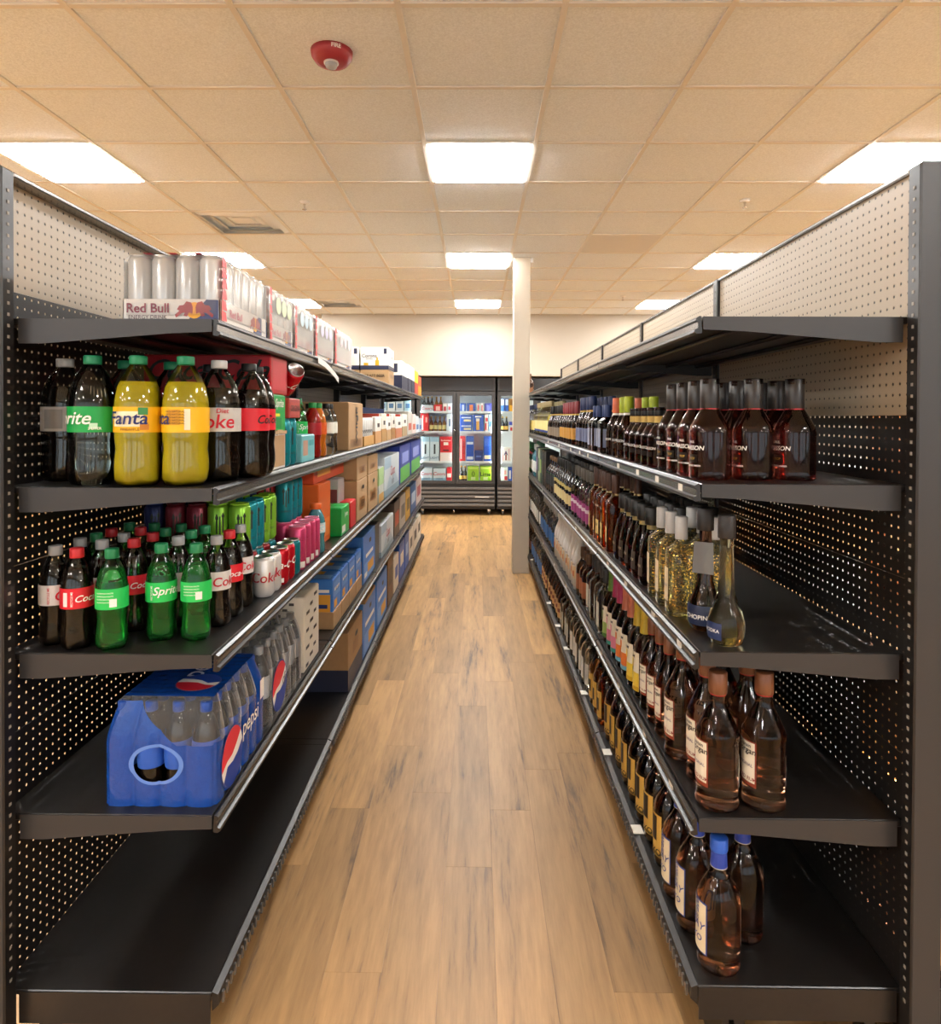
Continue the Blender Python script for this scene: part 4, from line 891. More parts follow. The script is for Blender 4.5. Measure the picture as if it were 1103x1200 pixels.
box('L', 3, 3.62, 4.05, .2, .262, 'tall light blue beer carton with dark hand hole on the fourth left shelf', body=BB, rects=[('east', .1, .9, .05, .4, C('6aa0e0')), ('cam', .3, .95, .1, .5, YB_), ('east', .1, .3, .1, .2, W_), ('east', .2, .8, .5, .58, W_), ('east', .35, .85, .15, .35, YB_)], hole=('east', .5, .82, .035, .025))
box('L', 3, 4.1, 4.28, .17, .25, 'dark grey carton between blue carton and silver beer pack', inset=.02, body=C('4a4c50'), rects=[('cam', .1, .9, .4, .8, C('6a6c70'))])
coors(4.32, 4.95, 3, .21, 'small silver beer carton with red script on the fourth left shelf')
for n, (y0, y1, c1, c2, lab) in enumerate(((5.0, 5.35, '5a4a40', 'b8503a', 'brown carton with round red mark'), (5.4, 5.8, 'b8aca0', '6a6058', 'beige carton with grey print'), (5.85, 6.2, 'd8a840', '7a5a20', 'golden carton'), (6.25, 6.8, '2f5fa0', 'b8c8d8', 'deep blue carton'), (6.85, 7.45, 'c8b8b4', 'a04048', 'pale carton with dark red print'))):
    box('L', 3, y0, y1, .26, .27, lab+' far along the fourth left shelf', body=C(c1), rects=[('cam', .1, .9, .3, .7, C(c2)), ('east', .15, .85, .3, .7, C(c2))])

# ------------------------------------------------------------------ left base shelf
t = box('L', 4, 3.20, 3.60, .36, .285, 'brown carton with navy lower half standing on the left base shelf', body=M_KRAFT, rects=[('cam', 0, 1, 0, .37, C('2a2e44')), ('east', 0, 1, 0, .37, C('2a2e44')), ('east', .3, .7, .5, .7, C('8f6030'))], hole=('east', .5, .8, .035, .025))
t = box('L', 4, 3.62, 3.98, .20, .02, 'loose brown cardboard flap lying over the blue cartons', dz=.308, body=M_KRAFT, lid=False, inset=.0)
for n, (y0, y1) in enumerate(((3.62, 4.08), (4.12, 4.6))):
    box('L', 4, y0, y1, .24, .305, '%s light blue beer carton with hand hole on the left base shelf' % ('nearer', 'farther')[n], body=BB, rects=[('cam', .05, .4, .02, .6, YB_), ('cam', .05, .4, .1, .2, W_), ('east', .1, .9, .06, .4, C('6aa0e0')), ('east', .15, .85, .52, .6, W_), ('east', .4, .85, .12, .34, YB_), ('top', .1, .9, .2, .7, C('8ab8ec'))], hole=('east', .5, .8, .035, .025))
for n, (y0, y1, hh, c1, c2, lab) in enumerate(((4.64, 4.95, .36, '5f4228', '3a2818', 'tall dark brown carton'), (5.0, 5.3, .26, 'd8ccba', '2f50a0', 'white carton with blue foot'), (5.34, 5.72, .30, '2c58ac', 'd8d0c0', 'navy blue carton with cream emblem'), (5.76, 6.1, .30, '2c58ac', '8aa8d8', 'navy blue carton with pale emblem'),
      (6.14, 6.5, .27, 'd8cfc0', '4a4a4c', 'cream and grey carton'), (6.54, 6.95, .27, 'd0c8bc', '2a2a2c', 'cream and black carton'), (7.0, 7.4, .27, 'e0dacf', '1a1a1c', 'white and black carton at the shelf end'))):
    box('L', 4, y0, y1, .26, hh, lab+' on the left base shelf', body=C(c1), rects=[('cam', .2, .8, .35, .65, C(c2)), ('east', .2, .8, .35, .7, C(c2)), ('top', .2, .5, .2, .5, C(c2)), ('top', .55, .8, .5, .8, C(c2))])
# ------------------------------------------------------------------ right shelving: spirits (labels turned to the aisle, angle -90)
CR, TN, GD = C('e6d6b4'), C('cfa860'), C('c9a24a')
def sp(key, desc, shape, R, H, glass, cap=None, labels=(), texts=(), bands=(), cat='bottle', name='liquor_bottle', **k):
    kind(key, desc, cat, name, R, H, bottle(shape, R, H, GL[glass], cap, labels, texts, bands, **k))
A0, A1 = -125, -25
sp('brandy', 'dark brandy carafe with red neck ring', 'carafe', .0465, .243, 'plum', (C('2a2624', .35), .70, 1.06), [(.17, .25, -92, -50, C('1c1210', .3))], [('PAUL', .006, .375, -72, W_, .15, 0), ('MASSON', .0105, .315, -66, W_, .15, 0), ('VSOP', .006, .21, -70, GD, 0, 0), ('GRANDE AMBER', .0042, .14, -66, W_, 0, 0)], [(.695, .715, C('b02a34'))], name='brandy_bottle', sq=2.5)
sp('brandys', 'small brandy bottle with yellow neck label', 'carafe', .036, .180, 'plum', (K_, .86, 1.1), [(.17, .25, -92, -50, C('1c1210', .3))], [('MASSON', .008, .31, -66, W_, .15, 0)], [(.74, .85, C('c8a85a'))], name='brandy_bottle')
for key, col, nm in (('fl_or', 'd8704a', 'coral'), ('fl_li', 'a8b82c', 'lime')):
    sp(key, 'flavored brandy bottle with %s cap' % nm, 'flask', .042, .225, 'rum', (C(col), .74, 1.12), [(.14, .22, -92, -50, C('2a1a12', .3))], [('MASSON', .009, .28, -70, W_, .15, 0)], [(.70, .735, C('e0d8c8'))], name='brandy_bottle', flat=.8)
sp('bluesq', 'square cognac bottle with dark blue cap', 'square', .036, .20, 'dark', (C('2c3f70'), .75, 1.15), [(.12, .5, -118, -62, C('8f94a8')), (.12, .5, -40, 40, C('7f86a0'))], sq=5, name='cognac_bottle')
sp('bluetall', 'tall brandy bottle with navy foil neck', 'flask', .040, .25, 'dark', (C('27355e'), .74, 1.25), [(.12, .38, A0, A1, C('68708c'))], bands=[(.70, .735, GD)], name='brandy_bottle')
sp('redcap', 'cognac bottle with dark red foil neck', 'flask', .038, .235, 'dark', (C('7c2a30'), .72, 1.3), [(.12, .38, A0, A1, C('b8863a'))], bands=[(.68, .715, GD)], name='cognac_bottle')
sp('darkcap', 'dark cognac bottle with black cap', 'flask', .038, .225, 'dark', (K_, .78, 1.2), [(.1, .36, A0, A1, C('7a6a58'))], bands=[(.72, .75, GD)], name='cognac_bottle')
sp('tequila', 'pale gold tequila bottle with cream label', 'wine', .040, .27, 'yellow', (C('b8a878'), .84, 1.25), [(.12, .45, A0, A1, C('e8d890')), (.12, .18, A0, A1, C('3a4a90'))], name='tequila_bottle')
sp('tequilab', 'clear tequila bottle with blue cap', 'square', .040, .265, 'clear', (C('3a4468'), .84, 1.25), [(.12, .45, A0, A1, C('e0c870'))], sq=4, name='tequila_bottle')
sp('bulb', 'clear bulb-shaped liqueur bottle', 'bulb', .042, .302, 'yellow', (C('2a2522', .5), .82, 1.34), [(.05, .19, 50, 110, C('3a4a70')), (.05, .18, -110, -45, C('2c3a60'))], [('VODKA', .008, .12, -78, W_, 0, 0)], name='liqueur_bottle')
sp('bulbd', 'dark bulb-shaped vodka bottle', 'bulb', .042, .302, 'dark', (C('221e1c', .5), .82, 1.34), [(.05, .21, -110, 10, C('1c2a48'))], [('CHOPIN', .011, .12, -50, W_, 0, 0)], name='vodka_bottle')
sp('goldf', 'gold flake liqueur bottle with silver cap', 'square', .040, .262, 'gold', (C('b4b2ae', .3), .77, 1.18), [(.14, .48, -112, -68, CR)], [('GOLD', .006, .30, -90, C('2a4a8a'), 0, 0)], sq=3.2, name='liqueur_bottle')
sp('globe', 'dark rounded liqueur bottle with black cap', 'globe', .043, .245, 'dark', (K_, .78, 1.5), [(.12, .36, -120, -60, C('4a4038'))], [('BLACK', .008, .25, -90, CR, 0, 0)], [(.72, .775, C('8a7a4a'))], name='liqueur_bottle')
sp('bourbon', 'amber bourbon bottle with dark wooden stopper', 'square', .038, .30, 'amber', (C('4a2e20'), .76, 1.15), [(.12, .32, -120, -62, C('dfc27a'))], [('BIB', .010, .25, -90, C('3a2412'), 0, 0), ('TUDOR', .008, .52, -90, CR, 0, 0)], [(.735, .76, C('c9b07a'))], sq=4, name='bourbon_bottle')
sp('magenta', 'clear spirit bottle with magenta label', 'wine', .037, .27, 'smoke', (C('5a544c'), .80, 1.2), [(.10, .42, A0, A1, C('a84a86')), (.28, .34, A0, A1, C('e4d4e0'))], name='spirit_bottle')
sp('creamlab', 'dark spirit bottle with cream label', 'wine', .036, .27, 'black', (K_, .80, 1.2), [(.12, .34, A0, A1, C('d8c48c')), (.42, .5, A0, A1, C('bca868'))], name='spirit_bottle')
sp('ginblack', 'matte black gin bottle with cork', 'round', .040, .25, 'black', (C('7a5a38'), .88, 1.1), [(.2, .5, A0, A1, C('2c2c2e'))], name='gin_bottle')
sp('greenb', 'green glass liqueur bottle', 'wine', .037, .28, 'green', (C('2a6a3a'), .82, 1.2), [(.15, .42, A0, A1, C('d8d0b0'))], [], [(.62, .68, C('b82a2a'))], name='liqueur_bottle')
sp('tealbox', 'slim teal spirit bottle', 'square', .036, .28, 'cyan', (C('c8c8c4'), .82, 1.2), [(.15, .5, A0, A1, C('e0e4e0'))], sq=4, name='spirit_bottle')
for key, R, H, nm in (('spiced', .049, .312, 'large'), ('spiceds', .039, .28, 'mid-size')):
    sp(key, '%s spiced rum bottle with red and gold cap' % nm, 'handle', R, H, 'rum', (C('74482e', .35), .84, 1.16), [(.17, .51, -118, -46, C('8a3a24')), (.20, .50, -115, -50, C('ece2cc'))], [('Captain', .011*R/.049, .47, -82, K_, .1, 0), ('Morgan', .018*R/.049, .43, -82, K_, .1, 0), ('SPICED RUM', .008*R/.049, .23, -82, C('8a2a1c'), 0, 0), ('ORIGINAL', .007*R/.049, .33, -82, C('5a4a6a'), 0, 0)], [(.83, .868, C('9c2c24'))], name='rum_bottle')
KN['spiced']['proto'] = KN['spiced']['proto'] + [('back_label', (lambda mb: (wrap_patch(mb, [(r*.049, z*.312) for r, z in SHAPES['handle']], .05, .12, .95, 1.5, .0012, C('c8c4bc')), mb)[1])(MB()).mesh('back_label'), [])]
for key, lc, bc, nm in (('fl_yel', 'e8c84a', 'c8a028', 'yellow'), ('fl_ora', 'e07a3a', '6fa8c4', 'orange'), ('fl_pin', 'd8809a', '2f8f86', 'pink'), ('fl_grn', '9ab86a', '4a7a3a', 'green')):
    nb = {'yellow': 'b89a30', 'orange': 'b86a50', 'pink': 'a03058', 'green': '5a7a30'}[nm]
    sp(key, '%s-labelled flavored rum bottle' % nm, 'wine', .038, .295, 'smoke' if nm in ('yellow',) else 'dark', (C(nb), .86, 1.12), [(.08, .50, -125, -40, C('e8dfc8')), (.10, .28, -125, -40, C(lc)), (.08, .13, -125, -40, C(bc)), (.34, .42, -118, -75, C(lc))], [('RUM', .010, .46, -82, K_, .1, 0)], [(.70, .86, C(nb)), (.74, .80, C(bc))], name='rum_bottle')
sp('clearsq', 'clear square vodka bottle with grey label', 'square', .038, .265, 'smoke', (C('3a3836'), .80, 1.2), [(.12, .5, -120, -62, C('d4d0c0'))], sq=4, name='vodka_bottle')
sp('redrum', 'small red-brown rum bottle with bronze cap', 'round', .036, .245, 'rum', (C('6a4a30'), .80, 1.15), [(.14, .46, A0, A1, C('a86a4a'))], name='rum_bottle')
sp('coco', 'white coconut rum bottle', 'coco', .041, .29, 'white', (C('e8e4dc'), .84, 1.12), [(.20, .42, -120, -55, C('e4c8a0')), (.24, .34, -105, -70, C('d06a2a'))], [('MALIBU', .008, .46, -86, K_, 0, 0)], name='rum_bottle')
sp('blueb', 'dark spirit bottle with blue cap', 'jug', .049, .30, 'rum', (C('2f5fc0', .35), .90, 1.22), [(.13, .53, -125, -52, C('3a4a90')), (.14, .52, -122, -55, CR)], [('Pirate', .018, .43, -90, C('3a4a90'), .35, 1), ('XO', .016, .24, -88, C('3a4a90'), .35, 0), ('BAY', .018, .34, -84, C('3a4a90'), .3, 0)], [(.78, .90, C('2c449c')), (.775, .79, C('b8b09a'))], name='whiskey_bottle')
KN['blueb']['proto'] = KN['blueb']['proto'] + [('back_label', (lambda mb: (wrap_patch(mb, [(r*.049, z*.30) for r, z in SHAPES['jug']], .05, .17, 1.2, 1.55, .0012, C('d8d4d0')), mb)[1])(MB()).mesh('back_label'), [])]
sp('jugy', 'large dark rum jug with yellow label', 'jug', .049, .30, 'dark', (K_, .84, 1.2), [(.10, .50, -128, -48, C('d4a850')), (.10, .14, -128, -48, C('8a6a2a'))], [('XO', .018, .15, -70, K_, 0, 0)], name='rum_jug')
KN['jugy']['proto'] = KN['jugy']['proto'] + [('label_seal', (lambda mb: (wrap_patch(mb, [(r*.049, z*.30) for r, z in SHAPES['jug']], .075, .145, -1.92, -1.18, .0020, C('211a16')), mb)[1])(MB()).mesh('label_seal'), [])]
sp('jugamb', 'amber rum jug with yellow label', 'jug', .047, .29, 'amber', (C('8a6a3a'), .84, 1.2), [(.10, .48, -128, -48, C('d4a850')), (.2, .38, -110, -66, C('211a16'))], name='rum_jug')
sp('clearj', 'clear white rum bottle with pale label', 'round', .041, .29, 'smoke', (C('2c2a2a'), .84, 1.2), [(.12, .46, -122, -50, C('dcdcd6'))], name='rum_bottle')
sp('tanlab', 'amber whiskey bottle with tan label', 'wine', .038, .28, 'rum', (K_, .82, 1.2), [(.12, .46, -125, -45, C('c89a68')), (.25, .33, -125, -45, C('7a3a28'))], name='whiskey_bottle')
sp('bluelab', 'clear spirit bottle with blue label', 'round', .038, .28, 'smoke', (C('b8b8b4'), .84, 1.2), [(.12, .46, -125, -45, C('3a68a0'))], name='spirit_bottle')
# second shelf
row('R', 1, 'brandy', [1.62, 1.717, 1.814, 1.911], (0.0, .104, .205), gap=.016, jit=.001)
row('R', 1, 'brandys', [2.02, 2.10, 2.18, 2.26, 2.34], (0, .08), gap=.014, jit=.001)
row('R', 1, 'fl_li', [2.44, 2.54], (0, .09)); row('R', 1, 'fl_or', [2.65], (0, .09))
row('R', 1, 'bluesq', [2.78, 2.87, 2.96, 3.05], (0, .085)); row('R', 1, 'bluetall', [3.18, 3.28, 3.38, 3.48], (0, .09))
row('R', 1, 'redcap', [3.62, 3.72, 3.82, 3.92, 4.02, 4.12], (0, .09)); row('R', 1, 'darkcap', [4.25, 4.36, 4.47, 4.58, 4.7, 4.82], (0, .09))
row('R', 1, 'tequila', lin(4.95, 5.9, 9), (0, .09)); row('R', 1, 'tequilab', lin(6.05, 7.4, 12), (0,))
# third shelf
put('bulb', 'R', 2, .590, 1.565, 'clear bulb-shaped liqueur bottle nearest the corner of the third right shelf', .2); put('bulbd', 'R', 2, .578, 1.675, 'dark bulb-shaped vodka bottle with hang tag behind the clear one')
tagm = MB(); tagm.add([(-.03, -.04, .155), (.02, -.046, .15), (.024, -.03, .225), (-.02, -.022, .228), (-.03, -.0385, .155), (.02, -.0445, .15), (.024, -.0285, .225), (-.02, -.0205, .228)], [(0, 1, 2, 3), (7, 6, 5, 4), (0, 4, 5, 1), (2, 6, 7, 3)], C('6a6866', .3))
o = obj('hang_tag', tagm.mesh('hang_tag'), None, (.562, 1.672, GL_R['hs'][2]-.004)); tag(o, 'folded silver hang tag on the neck of the dark vodka bottle', 'tag')
row('R', 2, 'goldf', [1.80, 1.895, 1.99], (0, .09), jit=.001)
row('R', 2, 'globe', [2.11, 2.205, 2.30, 2.395, 2.49], (0, .092, .184), jit=.001)
row('R', 2, 'bourbon', [2.64, 2.735, 2.83, 2.925, 3.02], (0, .09)); row('R', 2, 'magenta', lin(3.14, 3.62, 6), (0, .085)); row('R', 2, 'creamlab', lin(3.74, 4.38, 8), (0, .085))
row('R', 2, 'ginblack', lin(4.5, 4.85, 4), (0,))
for n, (y0, c) in enumerate(((4.95, '14110f'), (5.12, '1a1512'), (5.29, '2a4a40'), (5.46, 'b8c8a0'), (5.63, '2c2a3a'))):
    place(carton(.10, .13, .27, body=C(c), rects=[('west', .2, .8, .3, .7, C(('4a3a28', '4a3a28', 'a8c85a', '3a6a5a', '8a6ab8')[n]))]), 'gift_box', '%s slim spirit gift box on the third right shelf, %s of five' % (('black', 'brown-black', 'dark green', 'pale green', 'violet-black')[n], ORD[n]), 'box', (.505+.065, y0+.065, GL_R['hs'][2]+.0008), 0, 'slim gift boxes')
for n in range(2):
    place(carton(.17, .16, .285, body=C('17130f'), rects=[('cam', .2, .8, .8, .84, C('5a4a34'))]), 'gift_box', 'large black gift box behind the gin bottles, %s of two' % ('nearer', 'farther')[n], 'box', (.76, 4.62+.18*n, GL_R['hs'][2]+.0008), 0, 'large gift boxes')
row('R', 2, 'tealbox', lin(5.88, 6.2, 4), (0,)); row('R', 2, 'greenb', lin(6.32, 6.9, 6), (0, .085)); row('R', 2, 'clearsq', lin(7.05, 7.45, 4), (0,))
# fourth shelf
g4 = GL_R['hs'][3]
for n, (x, y, lab) in enumerate(((.572, 1.565, 'large spiced rum bottle at the near corner of the fourth right shelf'), (.681, 1.565, 'large spiced rum bottle right of the corner one, fourth right shelf'), (.585, 1.675, 'large spiced rum bottle directly behind the corner one'), (.692, 1.69, 'large spiced rum bottle behind the right-hand front one'), (.562, 1.79, 'large spiced rum bottle third along the lip of the fourth right shelf'), (.668, 1.80, 'large spiced rum bottle deep in the third rank of the fourth right shelf'))):
    put('spiced', 'R', 3, x, y, lab, random.uniform(-.05, .08))
row('R', 3, 'spiceds', [1.905, 1.99, 2.075], (0, .085), jit=.001); row('R', 3, 'fl_yel', [2.165, 2.25], (0, .085), jit=.001); row('R', 3, 'fl_ora', [2.345, 2.43], (0, .085), jit=.001); row('R', 3, 'fl_pin', [2.52, 2.605], (0, .085), jit=.001); row('R', 3, 'fl_grn', [2.695], (0, .085), jit=.001)
row('R', 3, 'clearsq', [2.80, 2.90, 3.0, 3.1], (0, .09)); row('R', 3, 'redrum', [3.22, 3.31, 3.40], (0, .08, .16)); row('R', 3, 'coco', lin(3.52, 4.35, 9), (0, .09)); row('R', 3, 'bluelab', lin(4.5, 5.3, 8), (0,)); row('R', 3, 'clearj', lin(5.45, 6.4, 9), (0,)); row('R', 3, 'tanlab', lin(6.55, 7.45, 8), (0,))
# base shelf
for x, y, lab in ((.578, 1.565, 'blue-capped whiskey bottle at the near corner of the right base shelf'), (.566, 1.685, 'blue-capped whiskey bottle second along the right base shelf lip'), (.562, 1.80, 'blue-capped whiskey bottle third along the right base shelf lip'), (.672, 1.66, 'dark blue-capped whiskey bottle set back on the right base shelf')):
    put('blueb', 'R', 4, x, y, lab, random.uniform(-.05, .05))
row('R', 4, 'jugy', [1.92, 2.025, 2.13, 2.235, 2.34, 2.445, 2.55, 2.655], (0, .105), jit=.001, gap=.015); row('R', 4, 'jugamb', [2.80, 2.90, 3.0], (0, .1), jit=.001)
row('R', 4, 'clearj', lin(3.12, 3.60, 6), (0, .09)); row('R', 4, 'clearsq', lin(3.72, 4.05, 4), (0, .085)); row('R', 4, 'tanlab', lin(4.17, 5.2, 11), (0, .085)); row('R', 4, 'bluelab', lin(5.32, 6.2, 9), (0,)); row('R', 4, 'redrum', lin(6.32, 7.4, 11), (0,))
put('redrum', 'R', 0, .590, 7.30, 'lone dark bottle at the far end of the empty top right shelf')
# far side of the right shelving, glimpsed past the end post
BX = GL_R['back']+.064
t = thing('shelving_bay', 'black shelving bay on the far side of the right-hand end post', 'shelf', (0, 0, 0), 0, 'gondola shelving bays')
for h in GL_R['hs']:
    dk = obj('shelf', MB().box(BX+.004, BX+.44, 1.50, 2.70, h-.016, h, M_BLACK, .002).mesh('shelf'), t)
    obj('bracket', MB().box(BX+.004, BX+.43, 1.497, 1.50, h-.055, h-.001, M_GREY).mesh('bracket'), dk)
obj('base', MB().box(BX+.004, BX+.36, 1.52, 2.70, 0, GL_R['hs'][4]-.017, M_BLACK).mesh('base'), t)
for q, key in ((1, 'redrum'), (2, 'tanlab'), (3, 'jugamb'), (4, 'jugy')):
    k = KN[key]
    for n in range(3): place(k['proto'], k['name'], '%s beyond right end post, %s from near end' % (k['desc'], ORD[n]), k['cat'], (BX+.06, 1.56+.11*n, GL_R['hs'][q]+.0008), PI/2, 'bottles beyond the right end post')

# ------------------------------------------------------------------ glass-door coolers
YC = 9.93
M_CASE = pbr('cooler_case', (.035, .032, .030), .35); M_IN = pbr('cooler_liner', (.78, .80, .80), .5); M_LED = pbr('cooler_led', (1, 1, 1), .5, emit=((.92, .97, 1), 11.0))
CSH = [.51, .81, 1.26, 1.56]
def caster(par, x, y):
    c = obj('caster', MB().box(x-.018, x+.018, y-.02, y+.03, .05, .085, M_CHROME).mesh('caster'), par)
    w_ = MB(); w_.lathe([(.03, -.012), (.034, -.008), (.034, .008), (.03, .012)], C('3a3a3a'), 16); o = obj('wheel', w_.mesh('wheel'), c, (x, y, .0345), (0, PI/2, 0))
def cooler(x0, x1, label):
    w_ = x1-x0; t = thing('glass_door_cooler', label, 'refrigerator', (0, 0, 0), 0, 'glass-door coolers')
    y1 = YC+.72; top = 2.07
    cb = MB()
    cb.box(x0, x0+.035, YC+.03, y1, .10, top, M_CASE); cb.box(x1-.035, x1, YC+.03, y1, .10, top, M_CASE); cb.box(x0+.035, x1-.035, y1-.04, y1, .10, top, M_CASE)
    cb.box(x0+.035, x1-.035, YC+.03, y1-.04, 1.84, top, M_CASE); cb.box(x0+.035, x1-.035, YC+.03, y1-.04, .10, .50, M_CASE)
    obj('cabinet', cb.mesh('cabinet'), t)
    li = MB(); li.box(x0+.036, x0+.042, YC+.06, y1-.05, .505, 1.84, M_IN); li.box(x1-.042, x1-.036, YC+.06, y1-.05, .505, 1.84, M_IN); li.box(x0+.042, x1-.042, y1-.048, y1-.042, .505, 1.84, M_IN); li.box(x0+.042, x1-.042, YC+.06, y1-.05, 1.832, 1.838, M_IN)
    obj('liner', li.mesh('liner'), t)
    hd = obj('header', MB().box(x0+.004, x1-.004, YC, YC+.03, 1.87, top, M_CASE, .004).mesh('header'), t)
    obj('header_panel', MB().box(x0+.03, x1-.03, YC-.004, YC-.0005, 1.885, top-.02, pbr('header_gloss', (.03, .028, .027), .12)).mesh('header_panel'), hd)
    mid = (x0+x1)/2
    for a, c in ((x0+.004, mid-.003), (mid+.003, x1-.004)):
        fr = MB()
        for r_ in ((a, a+.052, .475, 1.862), (c-.052, c, .475, 1.862), (a+.052, c-.052, .475, .525), (a+.052, c-.052, 1.80, 1.862)): fr.box(r_[0], r_[1], YC, YC+.04, r_[2], r_[3], M_CASE, .003)
        d = obj('door', fr.mesh('door'), t)
        obj('glass', MB().box(a+.052, c-.052, YC+.018, YC+.022, .525, 1.80, M_PANE).mesh('glass'), d)
        hx = c-.03 if a < mid-.1 else a+.03
        obj('door_handle', MB().box(hx-.008, hx+.008, YC-.022, YC-.001, 1.1, 1.35, M_CASE, .004).mesh('door_handle'), d)
        if a < mid-.1: obj('lock', MB().lathe([(.010, 0), (.010, .008)], M_CHROME, 12).mesh('lock'), d, (hx+.012, YC-.002, 1.28), (PI/2, 0, 0))
    gr = obj('grille', MB().box(x0+.006, x1-.006, YC+.006, YC+.03, .12, .47, C('191614')).mesh('grille'), t)
    for k in range(5): obj('slat', MB().box(x0+.008, x1-.008, YC-.006, YC+.006, .145+.062*k, .180+.062*k, pbr('slat', (.11, .10, .09), .35), .004).mesh('slat'), gr)
    if 'middle' in label: obj('nameplate', MB().box(x1-.30, x1-.09, YC-.008, YC-.0065, .275, .290, C('b8b4ac', .3)).mesh('nameplate'), gr)
    for h in CSH: 
        s_ = obj('shelf', MB().box(x0+.044, x1-.044, YC+.065, y1-.06, h-.012, h-.002, M_WHITE, .002).mesh('shelf'), t)
        obj('price_rail', MB().box(x0+.044, x1-.044, YC+.058, YC+.0645, h-.022, h+.008, pbr('rail_clear', (.8, .84, .85), .3)).mesh('price_rail'), s_)
    obj('mullion', MB().box(mid-.04, mid+.04, YC+.041, YC+.046, .50, 1.84, M_CASE).mesh('mullion'), t)
    for xx in (x0+.048, mid, x1-.048): obj('led_strip', MB().box(xx-.004 if xx != mid else mid-.02, xx+.004 if xx != mid else mid+.02, YC+.048, YC+.054, .56, 1.79, M_LED).mesh('led_strip'), t)
    for xx in (x0+.09, x1-.09): caster(t, xx, YC+.12)
    obj('leveller', MB().lathe([(.012, .03), (.012, .1)], M_CHROME, 10).mesh('leveller'), t, (mid-.03, YC+.1, 0))
cooler(-2.11, -.925, 'leftmost black glass-door cooler mostly hidden by the left shelving'); cooler(-.897, .285, 'middle black double glass-door cooler stocked with beer at aisle end'); cooler(.313, 1.495, 'right black glass-door cooler behind the beige column')
cooler(1.525, 2.70, 'farthest right black cooler hidden behind the right shelving')
def cx(zx): return (zx/6-88.4)/77.8*(YC+.15)/10+.0
def citem(zx0, zx1, q, h, label, kind_='carton', dz=0, d=.22, name='beer_carton', yo=.075, **kw):
    x0, x1 = cx(zx0), cx(zx1); w_ = x1-x0-.006
    if kind_ == 'carton': place(carton(w_, d, h, lid=False, **kw), name, label, 'carton', ((x0+x1)/2, YC+yo+d/2, CSH[q]-.0012+dz), 0, 'beer packs inside the coolers')
RB, BL, LB, LG = C('d02a30'), C('1f52b8'), C('c6d4dc'), C('9ed024')
CO = dict(body=LB, rects=[('cam', 0, 1, 0, .25, C('8fb0c4'))], texts=[('cam', .5, .58, .34, 'Coors', C('c01c30'), .25, 0), ('cam', .5, .2, .14, 'LIGHT', C('4a5860'), 0, 0)])
citem(142, 226, 0, .20, 'left silver beer carton with red script on the bottom cooler shelf', **CO); citem(228, 320, 0, .195, 'right silver beer carton with red script on the bottom cooler shelf', **CO)
citem(323, 360, 0, .20, 'red and white carton in the corner of the bottom cooler shelf', body=RB, rects=[('cam', .1, .9, .3, .6, W_)])
CV = dict(body=LB, rects=[('cam', .0, 1, .8, 1, C('9fc0d4')), ('cam', .4, .6, .3, .7, C('2a3038'))], texts=[('cam', .5, .15, .1, 'LIGHT', C('3a5a80'), 0, 0)])
citem(145, 205, 1, .37, 'tall ice-blue beer carton, left of the pair in left cooler door', **CV); citem(207, 272, 1, .37, 'tall ice-blue beer carton, right of the pair in left cooler door', **CV)
citem(277, 360, 1, .37, 'tall red and white beer carton in the left cooler door', body=RB, rects=[('cam', 0, 1, 0, .36, C('e8dcd8')), ('cam', .3, .7, .66, .78, W_), ('cam', .25, .75, .42, .48, C('5a1a1a'))], texts=[('cam', .5, .86, .07, 'Budweiser', W_, .2, 0)])
citem(142, 197, 2, .27, 'red beer carton on the third cooler shelf, left corner', body=RB, rects=[('cam', .15, .3, .1, .9, W_), ('cam', .6, .85, .5, .8, C('f0b0a8'))])
citem(323, 360, 2, .27, 'white beer carton with blue marks on the third cooler shelf', body=C('d8e4e8'), rects=[('cam', .4, .7, .3, .7, C('4a6a8a'))])
kind('beerb', 'brown beer bottle', 'bottle', 'beer_bottle', .03, .23, bottle('wine', .03, .23, GL['amber'], (C('c8a03a'), .92, 1.2), [(.15, .42, -70, 70, C('e0d090'))], (), seg=14))
kind('beerd', 'dark beer bottle', 'bottle', 'beer_bottle', .03, .23, bottle('wine', .03, .23, GL['black'], (C('c8a03a'), .92, 1.2), [(.15, .38, -70, 70, C('c8a04a'))], (), seg=14))
def crow(key, zx0, zx1, n, q, where, dz=0):
    k = KN[key]
    for i in range(n): place(k['proto'], k['name'], '%s %s, %s from the left' % (k['desc'], where, ORD[i]), k['cat'], (cx(zx0+(zx1-zx0)*(i+.5)/n), YC+.125, CSH[q]-.0012+dz), 0, 'bottles inside the coolers')
crow('beerb', 200, 320, 4, 2, 'on the third shelf of the left cooler door')
citem(145, 228, 3, .10, 'open silver six-pack carrier with red script on the top cooler shelf', d=.14, body=LB, texts=[('cam', .5, .5, .5, 'Coors', C('c01c30'), .25, 0)])
citem(232, 291, 3, .105, 'open red six-pack carrier on the top cooler shelf', d=.14, body=RB, rects=[('cam', .25, .75, .15, .75, C('e8b8b0'))])
for a, c, n, dd in ((145, 228, 3, 'silver'), (232, 291, 2, 'red')):
    k = KN['beerd'] if dd == 'silver' else KN['beerb']
    for i in range(n): place(k['proto'], k['name'], '%s behind the %s carrier on top cooler shelf, %s from left' % (k['desc'], dd, ORD[i]), k['cat'], (cx(a+(c-a)*(i+.5)/n), YC+.275, CSH[3]-.0012), 0, 'bottles inside the coolers')
citem(295, 325, 3, .13, 'white and red can pack on the top cooler shelf, left one', body=C('e4dcd8'), rects=[('cam', .2, .8, .0, .6, C('c8505a'))]); citem(327, 357, 3, .13, 'white and red can pack on the top cooler shelf, right one', body=C('dce4e8'), rects=[('cam', .2, .8, .2, .6, C('c8505a'))])
